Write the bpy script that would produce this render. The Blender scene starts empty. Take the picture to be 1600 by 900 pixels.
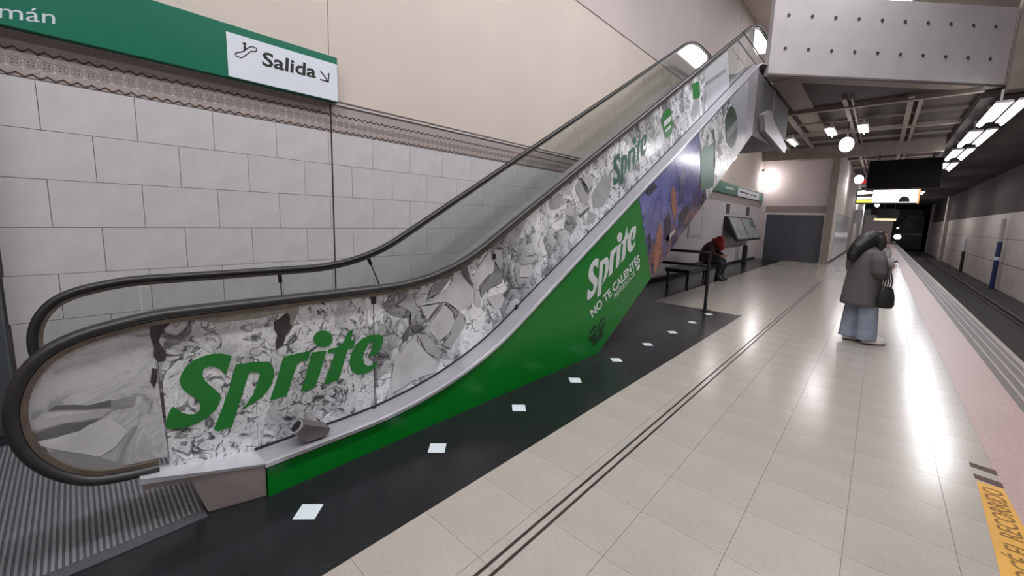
import bpy, bmesh, math, random
from mathutils import Vector, Matrix
random.seed(7)
scene = bpy.context.scene
COL = scene.collection

# ------------------------------------------------------------------ camera
H = 1.6
CR = Vector((0.7370, 0.6755, 0.0300)); CD = Vector((0.1116, -0.0774, -0.9907))
CR.normalize(); CF = CR.cross(CD).normalized()
CD = CF.cross(CR).normalized()
FPX, PX, PY = 625.34, 801.0, 424.44
cam = bpy.data.objects.new('camera', bpy.data.cameras.new('camera'))
COL.objects.link(cam)
cam.data.sensor_width = 36.0
cam.data.lens = 36.0 * FPX / 1600.0
cam.data.shift_x = -(PX - 800) / 1600.0
cam.data.shift_y = -(450 - PY) / 1600.0
cam.data.clip_start = 0.02; cam.data.clip_end = 300
m = Matrix((CR, -CD, -CF)).transposed().to_4x4(); m.translation = (0, 0, H)
cam.matrix_world = m
scene.camera = cam

# ------------------------------------------------------------------ world, exposure
w = bpy.data.worlds.new('world'); scene.world = w; w.use_nodes = True
w.node_tree.nodes['Background'].inputs[0].default_value = (0.9, 0.92, 1.0, 1)
w.node_tree.nodes['Background'].inputs[1].default_value = 0.05
vs = scene.view_settings
vs.view_transform = 'Standard'; vs.look = 'None'; vs.gamma = 1.0; vs.use_curve_mapping = False
vs.exposure = 0.0
HALL_FILL = 72.0      # watts of each added, unseen luminaire under the high hall ceiling
HIGH_FILL = 145.0  # watts of each added lamp on the high ceiling, out of view
MEZZ_LAMP = 160.0
TUBE_EMIT = 22.0

# ------------------------------------------------------------------ helpers
def lin(c):
    c /= 255.0
    return c / 12.92 if c <= 0.04045 else ((c + 0.055) / 1.055) ** 2.4
def rgb(r, g, b): return (lin(r), lin(g), lin(b), 1.0)

class N:
    def __init__(s, name):
        s.m = bpy.data.materials.new(name); s.m.use_nodes = True
        s.t = s.m.node_tree; s.b = s.t.nodes['Principled BSDF']
        s.out = s.t.nodes['Material Output']
    def n(s, typ, **kw):
        x = s.t.nodes.new(typ)
        for k, v in kw.items():
            if k.startswith('i_'):
                k = k[2:]; k = int(k) if k.isdigit() else k
                x.inputs[k].default_value = v
            else: setattr(x, k, v)
        return x
    def l(s, a, b): s.t.links.new(a, b)
    def ramp(s, src, stops):
        r = s.n('ShaderNodeValToRGB'); e = r.color_ramp.elements
        while len(e) > 1: e.remove(e[-1])
        e[0].position = stops[0][0]; e[0].color = stops[0][1]
        for p, c in stops[1:]:
            q = e.new(p); q.color = c
        s.l(src, r.inputs[0]); return r
def P(name, col, rough=0.5, metal=0.0, var=0.06, vscale=3.0, bump=0.0, bscale=60.0, spec=None, coat=0.0, emit=None, estr=0.0):
    a = N(name); b = a.b
    b.inputs['Roughness'].default_value = rough; b.inputs['Metallic'].default_value = metal
    if spec is not None: b.inputs['Specular IOR Level'].default_value = spec
    if coat: b.inputs['Coat Weight'].default_value = coat; b.inputs['Coat Roughness'].default_value = 0.08
    tc = a.n('ShaderNodeTexCoord')
    no = a.n('ShaderNodeTexNoise', i_Scale=vscale, i_Detail=4.0); a.l(tc.outputs['Object'], no.inputs['Vector'])
    lo = tuple(max(0, c * (1 - var)) for c in col[:3]) + (1,); hi = tuple(min(1, c * (1 + var)) for c in col[:3]) + (1,)
    r = a.ramp(no.outputs['Fac'], [(0.3, lo), (0.7, hi)]); a.l(r.outputs[0], b.inputs['Base Color'])
    if bump:
        n2 = a.n('ShaderNodeTexNoise', i_Scale=bscale, i_Detail=3.0); a.l(tc.outputs['Object'], n2.inputs['Vector'])
        bp = a.n('ShaderNodeBump', i_Strength=bump, i_Distance=0.004); a.l(n2.outputs['Fac'], bp.inputs['Height']); a.l(bp.outputs[0], b.inputs['Normal'])
    if emit:
        b.inputs['Emission Color'].default_value = emit; b.inputs['Emission Strength'].default_value = estr
    return a.m
def glass_mat(name, tint, refl=0.09, rough=0.03):
    a = N(name); a.t.nodes.remove(a.b)
    tr = a.n('ShaderNodeBsdfTransparent'); tr.inputs[0].default_value = tint
    gl = a.n('ShaderNodeBsdfGlossy'); gl.inputs['Roughness'].default_value = rough
    gl.inputs['Color'].default_value = (0.9, 0.95, 0.93, 1)
    fr = a.n('ShaderNodeFresnel'); fr.inputs[0].default_value = 1.5
    ge = a.n('ShaderNodeNewGeometry'); inv = a.n('ShaderNodeMath', operation='SUBTRACT'); inv.inputs[0].default_value = 1.0; a.l(ge.outputs['Backfacing'], inv.inputs[1])
    mu = a.n('ShaderNodeMath', operation='MULTIPLY'); a.l(fr.outputs[0], mu.inputs[0]); a.l(inv.outputs[0], mu.inputs[1])
    mx = a.n('ShaderNodeMixShader'); a.l(mu.outputs[0], mx.inputs[0]); a.l(tr.outputs[0], mx.inputs[1]); a.l(gl.outputs[0], mx.inputs[2])
    a.l(mx.outputs[0], a.out.inputs[0]); return a.m
def speckle(name, base, spot, rough, scale=220, cov=0.35, coat=0.0, spec=0.5):
    a = N(name); tc = a.n('ShaderNodeTexCoord')
    v = a.n('ShaderNodeTexVoronoi', i_Scale=scale); a.l(tc.outputs['Object'], v.inputs['Vector'])
    no = a.n('ShaderNodeTexNoise', i_Scale=2.5, i_Detail=5.0); a.l(tc.outputs['Object'], no.inputs['Vector'])
    r = a.ramp(v.outputs['Color'], [(cov - 0.1, spot), (cov + 0.1, base)])
    r2 = a.ramp(no.outputs['Fac'], [(0.3, (0.88, 0.87, 0.86, 1)), (0.7, (1, 1, 1, 1))])
    mx = a.n('ShaderNodeMixRGB', blend_type='MULTIPLY', i_Fac=1.0); a.l(r.outputs[0], mx.inputs[1]); a.l(r2.outputs[0], mx.inputs[2])
    a.l(mx.outputs[0], a.b.inputs['Base Color'])
    r3 = a.ramp(no.outputs['Fac'], [(0.3, (rough * 0.94,) * 3 + (1,)), (0.7, (rough * 1.06,) * 3 + (1,))])
    a.l(r3.outputs[0], a.b.inputs['Roughness']); a.b.inputs['Specular IOR Level'].default_value = spec
    return a.m

def ray(px, py): return CF + CR * ((px - PX) / FPX) + CD * ((py - PY) / FPX)
def at_x(px, py, X):
    d = ray(px, py); return Vector((0, 0, H)) + d * (X / d.x)
def at_y(px, py, Y):
    d = ray(px, py); return Vector((0, 0, H)) + d * (Y / d.y)
def at_z(px, py, Z):
    d = ray(px, py); return Vector((0, 0, H)) + d * ((Z - H) / d.z)

class MB:
    def __init__(s): s.v = []; s.f = []
    def add(s, vs, fs):
        o = len(s.v); s.v += [tuple(p) for p in vs]; s.f += [tuple(i + o for i in f) for f in fs]; return s
    def box(s, x0, x1, y0, y1, z0, z1):
        return s.add([(x0,y0,z0),(x1,y0,z0),(x1,y1,z0),(x0,y1,z0),(x0,y0,z1),(x1,y0,z1),(x1,y1,z1),(x0,y1,z1)],
                     [(0,3,2,1),(4,5,6,7),(0,1,5,4),(1,2,6,5),(2,3,7,6),(3,0,4,7)])
    def prism(s, pts, off):
        off = Vector(off); n = len(pts); a = [Vector(p) for p in pts]; b = [p + off for p in a]
        s.add(a + b, [tuple(range(n))[::-1], tuple(range(n, 2*n))] + [(i, (i+1) % n, n + (i+1) % n, n + i) for i in range(n)]); return s
    def tube(s, path, r, n=8, cap=True):
        path = [Vector(p) for p in path]; rs = r if isinstance(r, (list, tuple)) else [r] * len(path)
        rings = []; up = None
        for i, p in enumerate(path):
            t = (path[min(i+1, len(path)-1)] - path[max(i-1, 0)]).normalized()
            if up is None: up = Vector((0,0,1)) if abs(t.z) < 0.9 else Vector((1,0,0))
            a = t.cross(up).normalized(); up = a.cross(t).normalized()
            rings.append([p + (a * math.cos(2*math.pi*k/n) + up * math.sin(2*math.pi*k/n)) * rs[i] for k in range(n)])
        return s.rings(rings, cap)
    def rings(s, rings, cap=True):
        n = len(rings[0]); v = [p for r in rings for p in r]; f = []
        for i in range(len(rings)-1):
            for k in range(n): f.append((i*n+k, i*n+(k+1) % n, (i+1)*n+(k+1) % n, (i+1)*n+k))
        if cap: f += [tuple(range(n))[::-1], tuple(range((len(rings)-1)*n, len(rings)*n))]
        return s.add(v, f)
    def disc(s, c, u, v, n=24):
        c, u, v = Vector(c), Vector(u), Vector(v)
        return s.add([c + u*math.cos(2*math.pi*k/n) + v*math.sin(2*math.pi*k/n) for k in range(n)], [tuple(range(n))])
    def ell(s, c, rx, ry, rz, nu=14, nv=10, rot=None):
        c = Vector(c); rings = []
        for j in range(1, nv):
            th = math.pi*j/nv
            ring = []
            for k in range(nu):
                p = Vector((rx*math.sin(th)*math.cos(2*math.pi*k/nu), ry*math.sin(th)*math.sin(2*math.pi*k/nu), -rz*math.cos(th)))
                if rot: p = rot @ p
                ring.append(c + p)
            rings.append(ring)
        return s.rings(rings, True)
    def mesh(s, name):
        me = bpy.data.meshes.new(name); me.from_pydata(s.v, [], s.f)
        bm = bmesh.new(); bm.from_mesh(me); bmesh.ops.recalc_face_normals(bm, faces=bm.faces); bm.to_mesh(me); bm.free()
        return me
    def build(s, name, mat, parent=None, smooth=False, bevel=0.0, kind=None):
        me = s.mesh(name); me.materials.append(mat)
        return link(name, me, parent, smooth, bevel, kind)
def link(name, me, parent=None, smooth=False, bevel=0.0, kind=None):
    o = bpy.data.objects.new(name, me); COL.objects.link(o)
    if smooth:
        for p in me.polygons: p.use_smooth = True
        if smooth != 'all':
            try: me.set_sharp_from_angle(angle=math.radians(40))
            except Exception: pass
    if bevel:
        b = o.modifiers.new('bevel', 'BEVEL'); b.width = bevel; b.segments = 2; b.limit_method = 'ANGLE'
    if parent is not None:
        o.parent = parent; o.matrix_parent_inverse = root_inv(parent)
    if kind: o['kind'] = kind
    return o
def root_inv(p):
    mats = Matrix.Identity(4); q = p; chain = []
    while q is not None:
        chain.append(q); q = q.parent
    for q in reversed(chain):
        mats = mats @ (q.matrix_parent_inverse if q.parent else Matrix.Identity(4)) @ q.matrix_basis
    return mats.inverted()
def thing(name, label, cat, loc=(0,0,0), group=None):
    o = bpy.data.objects.new(name, None); COL.objects.link(o); o.location = loc; o.empty_display_size = 0.2
    return tag(o, label, cat, group)
def tag(o, label, cat, group=None):
    o['label'] = label; o['category'] = cat
    if group: o['group'] = group
    return o
def struct(o, label=None):
    o['kind'] = 'structure'
    if label: o['label'] = label
    return o
def evaluated(o):
    dg = bpy.context.evaluated_depsgraph_get(); me = bpy.data.meshes.new_from_object(o.evaluated_get(dg)); return me
def text2d(body, bold=0.0, shear=0.0):
    cu = bpy.data.curves.new('t', 'FONT'); cu.body = body; cu.size = 1.0; cu.offset = bold; cu.shear = shear; cu.resolution_u = 3
    o = bpy.data.objects.new('t', cu); COL.objects.link(o)
    bpy.context.view_layer.update(); me = evaluated(o)
    v = [(p.co.x, p.co.y) for p in me.vertices]; f = [tuple(p.vertices) for p in me.polygons]
    bpy.data.objects.remove(o); bpy.data.meshes.remove(me)
    return v, f
def text_on(name, body, mat, parent, bl, br, tl, bold=0.0, lift=(0,0,0), capfit=True):
    """flat lettering: bl, br = ends of the base line, tl = top of the capitals above bl"""
    v, f = text2d(body, bold)
    x0 = min(p[0] for p in v); x1 = max(p[0] for p in v)
    bl, br, tl, lift = Vector(bl), Vector(br), Vector(tl), Vector(lift)
    u = (br - bl) / (x1 - x0); h = (tl - bl) / 0.73
    mb = MB(); mb.add([bl + u * (p[0] - x0) + h * p[1] + lift for p in v], f)
    me = bpy.data.meshes.new(name); me.from_pydata(mb.v, [], mb.f); me.materials.append(mat)
    return link(name, me, parent)
def poly_on(name, pts3, mat, parent, off=(0.002,0,0)):
    """a flat printed shape with a film's thickness"""
    return MB().prism(pts3, off).build(name, mat, parent)
def remesh_obj(mb, name, mat, parent, voxel=0.02, smooth_it=6):
    me = mb.mesh(name); o = bpy.data.objects.new(name, me); COL.objects.link(o)
    r = o.modifiers.new('r', 'REMESH'); r.mode = 'VOXEL'; r.voxel_size = voxel
    sm = o.modifiers.new('s', 'SMOOTH'); sm.iterations = smooth_it; sm.factor = 0.5
    bpy.context.view_layer.update(); me2 = evaluated(o); bpy.data.objects.remove(o)
    me2.name = name; me2.materials.clear(); me2.materials.append(mat)
    return link(name, me2, parent, smooth='all')

# ------------------------------------------------------------------ materials
M = {}
M['tile'] = speckle('floor tile', rgb(167,160,153), rgb(157,149,142), 0.2, 260, 0.3)
M['grout'] = P('grout', rgb(128,119,112), 0.7)
M['dark'] = P('dark floor', rgb(30,31,34), 0.22, var=0.15, vscale=6, spec=0.35)
M['line'] = P('dark line', rgb(38,30,30), 0.35)
M['pink'] = speckle('pink strip', rgb(176,152,150), rgb(150,125,122), 0.45, 300, 0.4)
M['edge'] = speckle('edge grey', rgb(112,106,106), rgb(90,84,84), 0.6, 200, 0.4)
M['edgeline'] = P('edge line', rgb(150,140,132), 0.6)
M['walltile'] = P('wall tile', rgb(194,190,192), 0.42, var=0.05, vscale=7, bump=0.05, bscale=90)
M['wallgrout'] = P('wall grout', rgb(128,118,114), 0.8)
M['plaster'] = P('plaster', rgb(200,187,178), 0.8, var=0.03, vscale=1.2, bump=0.05, bscale=40)
M['plaster2'] = P('plaster upper', rgb(192,180,178), 0.8, var=0.04, vscale=1.0, bump=0.05)
M['frieze'] = P('frieze', rgb(160,148,145), 0.5, var=0.12, vscale=40)
M['friezedark'] = P('frieze dark', rgb(70,55,52), 0.5)
M['friezemid'] = P('frieze mid', rgb(136,124,121), 0.5)
M['friezelight'] = P('frieze light', rgb(196,188,184), 0.5)
M['seam'] = P('seam', rgb(40,36,36), 0.8)
M['signgreen'] = P('sign green', rgb(4,104,80), 0.35, var=0.04)
M['signwhite'] = P('sign white', rgb(214,220,228), 0.35, var=0.02)
M['signblack'] = P('sign black', rgb(20,20,22), 0.5)
M['signlet'] = P('sign letters', rgb(200,210,215), 0.4)
M['rubber'] = P('rubber', rgb(38,37,38), 0.42, var=0.15, vscale=12)
M['steel'] = P('steel', rgb(174,172,178), 0.4, metal=0.5, var=0.05, vscale=8)
M['steelbright'] = P('steel bright', rgb(228,228,233), 0.3, metal=0.7, var=0.03)
M['steeldark'] = P('steel dark', rgb(120,112,112), 0.42, metal=0.7)
M['capgrey'] = P('cap grey', rgb(172,163,160), 0.45, metal=0.3)
M['guide'] = P('guide rim', rgb(112,102,94), 0.4, metal=0.4, var=0.25, vscale=14)
M['plate'] = P('landing plate', rgb(92,92,96), 0.5, metal=0.6, var=0.12)
M['ridge'] = P('ridge', rgb(140,140,144), 0.45, metal=0.6, var=0.15, vscale=9)
M['green'] = P('ad green', rgb(0,126,34), 0.28, var=0.05)
M['green2'] = P('logo green', rgb(24,122,44), 0.35, var=0.08, vscale=9)
M['green3'] = P('logo dark green', rgb(20,98,70), 0.35)
M['white'] = P('print white', rgb(222,226,228), 0.35, var=0.03)
M['printgrey'] = P('print grey', rgb(120,126,130), 0.4)
M['printwhite2'] = P('print panel', rgb(176,178,184), 0.22, var=0.03)
M['emblem'] = P('emblem', rgb(10,52,24), 0.4)
M['purple'] = None
M['pdark'] = P('print dark', rgb(52,48,70), 0.25, var=0.4, vscale=14)
M['porange'] = P('print orange', rgb(158,104,84), 0.25, var=0.35, vscale=16)
M['pnavy'] = P('print navy', rgb(58,62,112), 0.25, var=0.3, vscale=10)
M['torn'] = P('torn', rgb(58,54,54), 0.35, var=0.3, vscale=30)
M['glue'] = P('glue', rgb(150,148,140), 0.5, var=0.15, vscale=30)
M['glass'] = glass_mat('glass', (0.87, 0.89, 0.88, 1))
M['joint'] = P('joint', rgb(40,40,42), 0.5)
M['black'] = P('black', rgb(22,22,24), 0.5)
M['matt'] = P('matt black', rgb(20,19,20), 0.9, spec=0.1)
M['blackmetal'] = P('black metal', rgb(34,34,37), 0.4, metal=0.3)
M['supportgrey'] = P('support grey', rgb(92,90,94), 0.6)
M['concrete'] = P('concrete', rgb(196,190,192), 0.8, var=0.05, vscale=2, bump=0.1, bscale=20)
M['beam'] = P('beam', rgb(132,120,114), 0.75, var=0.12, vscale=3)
M['ceil'] = P('ceiling panel', rgb(62,54,48), 0.85, var=0.2, vscale=1.5)
M['concretedark'] = P('dark concrete', rgb(60,55,50), 0.9, var=0.25, vscale=0.8)  # dark brown grey with random tone
M['trackwall'] = P('track wall', rgb(176,166,160), 0.7, var=0.12, vscale=1.2)
M['ballast'] = P('ballast', rgb(46,42,42), 0.95, var=0.5, vscale=20, bump=0.8, bscale=25)
M['rail'] = P('rail', rgb(96,86,80), 0.4, metal=0.8)
M['greydoor'] = P('grey door', rgb(74,75,82), 0.5, var=0.04)
M['doorframe'] = P('door frame', rgb(206,200,204), 0.5)
M['pillardark'] = P('pillar dark', rgb(66,72,76), 0.5, var=0.15)
M['yellow'] = P('sticker yellow', rgb(196,146,62), 0.5, var=0.08)
M['stickertext'] = P('sticker text', rgb(120,84,30), 0.6)
M['brownmark'] = P('brown mark', rgb(72,48,46), 0.6)
M['blue'] = P('blue', rgb(34,44,92), 0.5)
M['tube'] = P('tube light', (1,1,1,1), 0.5, emit=(1.0, 0.97, 1.0, 1), estr=TUBE_EMIT)
M['globe'] = P('globe light', (1,1,1,1), 0.5, emit=(1.0, 0.96, 0.98, 1), estr=9)
M['housing'] = P('housing', rgb(190,188,188), 0.5)
M['panelglow'] = P('luminous panel', (1,1,1,1), 0.5, emit=(1.0, 0.98, 0.97, 1), estr=4)

def ice_mat(name, fsc, facet, streak, line, bright=1.0, rough=0.2):
    """printed ice: shaded facets, wavy streaks and thin dark outlines"""
    a = N(name); tc = a.n('ShaderNodeTexCoord')
    mp = a.n('ShaderNodeMapping'); a.l(tc.outputs['Object'], mp.inputs[0]); mp.inputs['Scale'].default_value = (0.0, 1, 1)
    n1 = a.n('ShaderNodeTexNoise', i_Scale=2.6*fsc, i_Detail=2.0); a.l(mp.outputs[0], n1.inputs['Vector'])
    sub = a.n('ShaderNodeVectorMath', operation='SUBTRACT'); a.l(n1.outputs['Color'], sub.inputs[0]); sub.inputs[1].default_value = (0.5,0.5,0.5)
    scl = a.n('ShaderNodeVectorMath', operation='SCALE'); a.l(sub.outputs[0], scl.inputs[0]); scl.inputs['Scale'].default_value = 0.22/fsc
    add = a.n('ShaderNodeVectorMath', operation='ADD'); a.l(mp.outputs[0], add.inputs[0]); a.l(scl.outputs[0], add.inputs[1])
    def facets(scale, rot):
        m2 = a.n('ShaderNodeMapping'); a.l(add.outputs[0], m2.inputs[0]); m2.inputs['Rotation'].default_value = (rot, 0, 0)
        v = a.n('ShaderNodeTexVoronoi', i_Scale=scale, distance='CHEBYCHEV', i_Randomness=0.85); a.l(m2.outputs[0], v.inputs['Vector'])
        sp = a.n('ShaderNodeSeparateColor'); a.l(v.outputs['Color'], sp.inputs[0])
        d = a.n('ShaderNodeVectorMath', operation='SUBTRACT'); a.l(m2.outputs[0], d.inputs[0]); a.l(v.outputs['Position'], d.inputs[1])
        dot = a.n('ShaderNodeVectorMath', operation='DOT_PRODUCT'); a.l(d.outputs[0], dot.inputs[0]); dot.inputs[1].default_value = (0, 0.6*scale, 0.8*scale)
        mm = a.n('ShaderNodeMath', operation='MULTIPLY_ADD'); a.l(dot.outputs['Value'], mm.inputs[0]); mm.inputs[1].default_value = 0.45; a.l(sp.outputs[0], mm.inputs[2])
        return mm.outputs[0]
    f1 = facets(3.4*fsc, 0.6); f2 = facets(6.5*fsc, -0.3)
    mixf = a.n('ShaderNodeMath', operation='MULTIPLY_ADD'); a.l(f2, mixf.inputs[0]); mixf.inputs[1].default_value = 0.5; a.l(f1, mixf.inputs[2])
    fr = a.ramp(mixf.outputs[0], [(0.15, (0.10,0.10,0.11,1)), (0.45, (0.26,0.265,0.275,1)), (0.7, (0.42,0.43,0.445,1)), (1.0, (0.60,0.61,0.63,1))])
    n2 = a.n('ShaderNodeTexNoise', i_Scale=5.5*fsc, i_Detail=7.0, i_Roughness=0.6, i_Distortion=2.2); a.l(add.outputs[0], n2.inputs['Vector'])
    st = a.ramp(n2.outputs['Fac'], [(0.32, (0.10,0.10,0.11,1)), (0.39, (0.30,0.30,0.31,1)), (0.43, (0.75,0.75,0.76,1)), (0.47, (1.0,)*3+(1,)), (0.55, (1.15,)*3+(1,)), (0.60, (0.8,)*3+(1,)), (0.70, (1.45,)*3+(1,))])
    mx = a.n('ShaderNodeMixRGB', blend_type='MULTIPLY', i_Fac=streak); fb = a.n('ShaderNodeMixRGB', i_Fac=facet); fb.inputs[1].default_value = (0.42,0.425,0.44,1)
    a.l(fr.outputs[0], fb.inputs[2]); a.l(fb.outputs[0], mx.inputs[1]); a.l(st.outputs[0], mx.inputs[2])
    n3 = a.n('ShaderNodeTexNoise', i_Scale=3.0*fsc, i_Detail=3.0, i_Distortion=1.3); a.l(add.outputs[0], n3.inputs['Vector'])
    ab = a.n('ShaderNodeMath', operation='SUBTRACT'); a.l(n3.outputs['Fac'], ab.inputs[0]); ab.inputs[1].default_value = 0.5
    ab2 = a.n('ShaderNodeMath', operation='ABSOLUTE'); a.l(ab.outputs[0], ab2.inputs[0])
    ln = a.ramp(ab2.outputs[0], [(0.0, (0.12,0.12,0.13,1)), (0.009, (0.35,0.35,0.36,1)), (0.018, (1.25,)*3+(1,)), (0.04, (1,)*3+(1,))])
    mx2 = a.n('ShaderNodeMixRGB', blend_type='MULTIPLY', i_Fac=line); a.l(mx.outputs[0], mx2.inputs[1]); a.l(ln.outputs[0], mx2.inputs[2])
    br = a.n('ShaderNodeMixRGB', blend_type='MULTIPLY', i_Fac=1.0); a.l(mx2.outputs[0], br.inputs[1]); br.inputs[2].default_value = (bright,)*3 + (1,)
    a.l(br.outputs[0], a.b.inputs['Base Color']); a.b.inputs['Roughness'].default_value = rough
    return a.m
M['ice'] = ice_mat('ice print', 0.85, 0.85, 0.8, 0.8, 1.5)
M['icefine'] = ice_mat('crushed ice print', 1.5, 0.35, 1.0, 0.8, 1.42)
M['icesmooth'] = ice_mat('smooth ice print', 0.6, 0.2, 0.5, 0.15, 1.2)
def picture_mat():
    a = N('print purple'); tc = a.n('ShaderNodeTexCoord')
    mp = a.n('ShaderNodeMapping'); a.l(tc.outputs['Object'], mp.inputs[0]); mp.inputs['Scale'].default_value = (0, 1.5, 0.8)
    n1 = a.n('ShaderNodeTexNoise', i_Scale=2.2, i_Detail=6.0, i_Distortion=1.2, i_Roughness=0.6); a.l(mp.outputs[0], n1.inputs['Vector'])
    se = a.n('ShaderNodeSeparateXYZ'); a.l(tc.outputs['Object'], se.inputs[0])
    hh = a.n('ShaderNodeMath', operation='MULTIPLY_ADD'); a.l(se.outputs['Y'], hh.inputs[0]); hh.inputs[1].default_value = -B30_; a.l(se.outputs['Z'], hh.inputs[2])
    m1 = a.n('ShaderNodeMath', operation='MULTIPLY_ADD'); a.l(hh.outputs[0], m1.inputs[0]); m1.inputs[1].default_value = 0.40; m1.inputs[2].default_value = 0.72
    mm = a.n('ShaderNodeMath', operation='MULTIPLY_ADD'); a.l(n1.outputs['Fac'], mm.inputs[0]); mm.inputs[1].default_value = 0.9; a.l(m1.outputs[0], mm.inputs[2])
    r = a.ramp(mm.outputs[0], [(0.05, rgb(60,50,64)), (0.2, rgb(52,50,84)), (0.28, rgb(140,100,92)), (0.33, rgb(70,66,108)), (0.45, rgb(116,116,170)), (0.55, rgb(84,86,140)), (0.65, rgb(120,122,184)), (0.9, rgb(130,134,190))])
    a.l(r.outputs[0], a.b.inputs['Base Color']); a.b.inputs['Roughness'].default_value = 0.16
    return a.m
B30_ = math.tan(math.radians(30))
M['purple'] = picture_mat()
for i, v in enumerate((0.05, 0.13, 0.28, 0.44, 0.60)):
    M['facet%d' % i] = P('ice facet %d' % i, (v, v*1.01, v*1.04, 1), 0.28, var=0.14, vscale=6)

# ------------------------------------------------------------------ floor
XW, XD, XT, XP, XE = -4.45, -1.66, 0.745, 1.13, 1.48
floor = struct(MB().box(XW-0.1, XE, -7, 95, -0.35, -0.012).build('floor', M['grout']))
TS = 0.4225; Y0 = 1.602 - TS*9
xs = [XD, -1.235, -0.812, -0.389, 0.036, 0.459, XT]
meshes = {}
def tile_obj(x0, x1, y0, y1, key):
    if key not in meshes:
        g = 0.0009; wd, hd = x1-x0, y1-y0
        me = MB().box(g, wd-g, g, hd-g, -0.012, 0.0).mesh('tile'); me.materials.append(M['tile']); meshes[key] = me
    o = link('tile', meshes[key], floor); o.location = (x0, y0, 0); return o
far = MB(); cnt = 0
for j in range(0, 215):
    y = Y0 + j*TS
    for i in range(6):
        if y > 0.6 and cnt < 216:
            tile_obj(xs[i], xs[i+1], y, y+TS, ('a', i)); cnt += 1
        else:
            far.box(xs[i]+0.0009, xs[i+1]-0.0009, y+0.0009, y+TS-0.0009, -0.012, 0)
for j in range(0, 36):     # light tiles left of the dark bay, beyond the railing
    y = 7.93 + j*TS
    for k, (a0, a1) in enumerate(((-3.27, -2.93), (-2.93, -2.507), (-2.507, -2.084), (-2.084, XD))):
        if j < 18: tile_obj(a0, a1, y, y+TS, ('b', k))
        else: far.box(a0+0.0009, a1-0.0009, y+0.0009, y+TS-0.0009, -0.012, 0)
far.build('tile_field', M['tile'], floor, kind='stuff')
MB().box(XW-0.05, XD, -7, 7.93, -0.012, 0.0).build('dark_paving', M['dark'], floor)
MB().box(XW-0.05, -3.27, 7.93, 95, -0.012, 0.0).build('dark_border', M['dark'], floor)
for y in [0.738 + 0.854*k for k in range(-2, 9)]:
    s = 0.08
    MB().prism([(-2.105-s, y, 0), (-2.105, y-s, 0), (-2.105+s, y, 0), (-2.105, y+s, 0)], (0,0,0.0015)).build('inlay_tile', M['white'] if False else M['signlet'], floor)
for x in (-1.172, -1.122):
    MB().box(x-0.008, x+0.008, -7, 90, 0, 0.0012).build('inlay_strip', M['line'], floor)
MB().box(XT, XP, -7, 95, -0.012, 0.0).build('warning_strip', M['pink'], floor)
MB().box(XP, XE-0.04, -7, 95, -0.012, 0.002).build('edge_strip', M['edge'], floor)
MB().box(XE-0.04, XE+0.02, -7, 95, -0.2, 0.004).build('edge_nosing', M['edgeline'], floor)
for k in range(3):
    MB().box(XP+0.06+k*0.09, XP+0.085+k*0.09, -7, 95, 0.002, 0.006).build('edge_rib', M['edgeline'], floor)

# track
tb = struct(MB().box(XE-0.1, 5.0, -7, 95, -1.6, -1.2).build('track_bed', M['ballast']), 'dark ballast bed of the track beside the platform')
wp = struct(MB().box(XE-0.25, XE-0.05, -7, 74, -1.3, -0.2).build('wall_platform_edge', M['concretedark']))
for i, x in enumerate((2.05, 3.5)):
    o = MB().box(x-0.035, x+0.035, -7, 74.8, -1.06, -1.03).box(x-0.012, x+0.012, -7, 74.8, -1.17, -1.06).box(x-0.07, x+0.07, -7, 74.8, -1.2, -1.17).build('rail', M['rail'])
    tag(o, ('steel rail nearest the platform edge', 'steel rail nearest the far track wall')[i], 'rail', 'track rails')

# ------------------------------------------------------------------ left wall
wl = struct(MB().box(XW-0.35, XW-0.02, -7, 22.8, 0, 9.4).build('wall_left', M['wallgrout']))
ZB = 2.46; TH = 0.3425; TW = 0.503
wt = {}
wfar = MB(); n = 0
for r in range(8):
    z1 = ZB - r*TH; z0 = max(z1 - TH, 0.0)
    off = -0.100 if r % 2 == 0 else -0.100 + TW/2
    k0 = -1
    for k in range(-2, 46):
        y = off + k*TW
        ya, yb = y, y+TW
        if ya < 1.945 < yb:
            segs = [(ya, 1.941), (1.949, yb)]
        else: segs = [(ya, yb)]
        for (a, b) in segs:
            a = max(a, -0.36); b = min(b, 22.6)
            if b - a < 0.02: continue
            if b < 9.5:
                key = (round(b-a, 3), round(z1-z0, 3))
                if key not in wt:
                    me = MB().box(-0.02, 0, 0.0018, b-a-0.0018, 0.0018, z1-z0-0.0018).mesh('wall_tile'); me.materials.append(M['walltile']); wt[key] = me
                o = link('wall_tile', wt[key], wl); o.location = (XW, a, z0)
            else: wfar.box(XW-0.02, XW, a+0.0018, b-0.0018, z0+0.0018, z1-0.0018)
wfar.build('wall_tile_field', M['walltile'], wl, kind='stuff')
# frieze: tiles, two zigzag borders, rosettes, a moulding
FT = 0.2868
for k in range(34):
    a = -0.36 + k*FT
    MB().box(XW-0.02, XW, a+0.001, a+FT-0.001, ZB-0.008, ZB+0.205).build('frieze_tile', M['frieze'], wl)
MB().box(XW-0.02, XW, -0.36+34*FT, 22.6, ZB-0.008, ZB+0.205).build('frieze_run', M['frieze'], wl)
MB().box(XW-0.02, XW-0.002, -0.36, 22.6, ZB+0.206, ZB+0.285).build('plain_course', M['frieze'], wl)
zz = MB(); ro = MB(); dots = MB()
per = FT/4
def zig(z, h, y0, y1, th):
    y = y0
    while y < y1:
        a, c, e = y, y+per/2, y+per
        for (p, q, zp, zq) in ((a, c, z, z+h), (c, e, z+h, z)):
            zz.add([(XW+0.0015, p-0.002, zp-th), (XW+0.0015, q+0.002, zq-th), (XW+0.0015, q+0.002, zq+th), (XW+0.0015, p-0.002, zp+th)], [(0,1,2,3)])
        y += per
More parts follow.
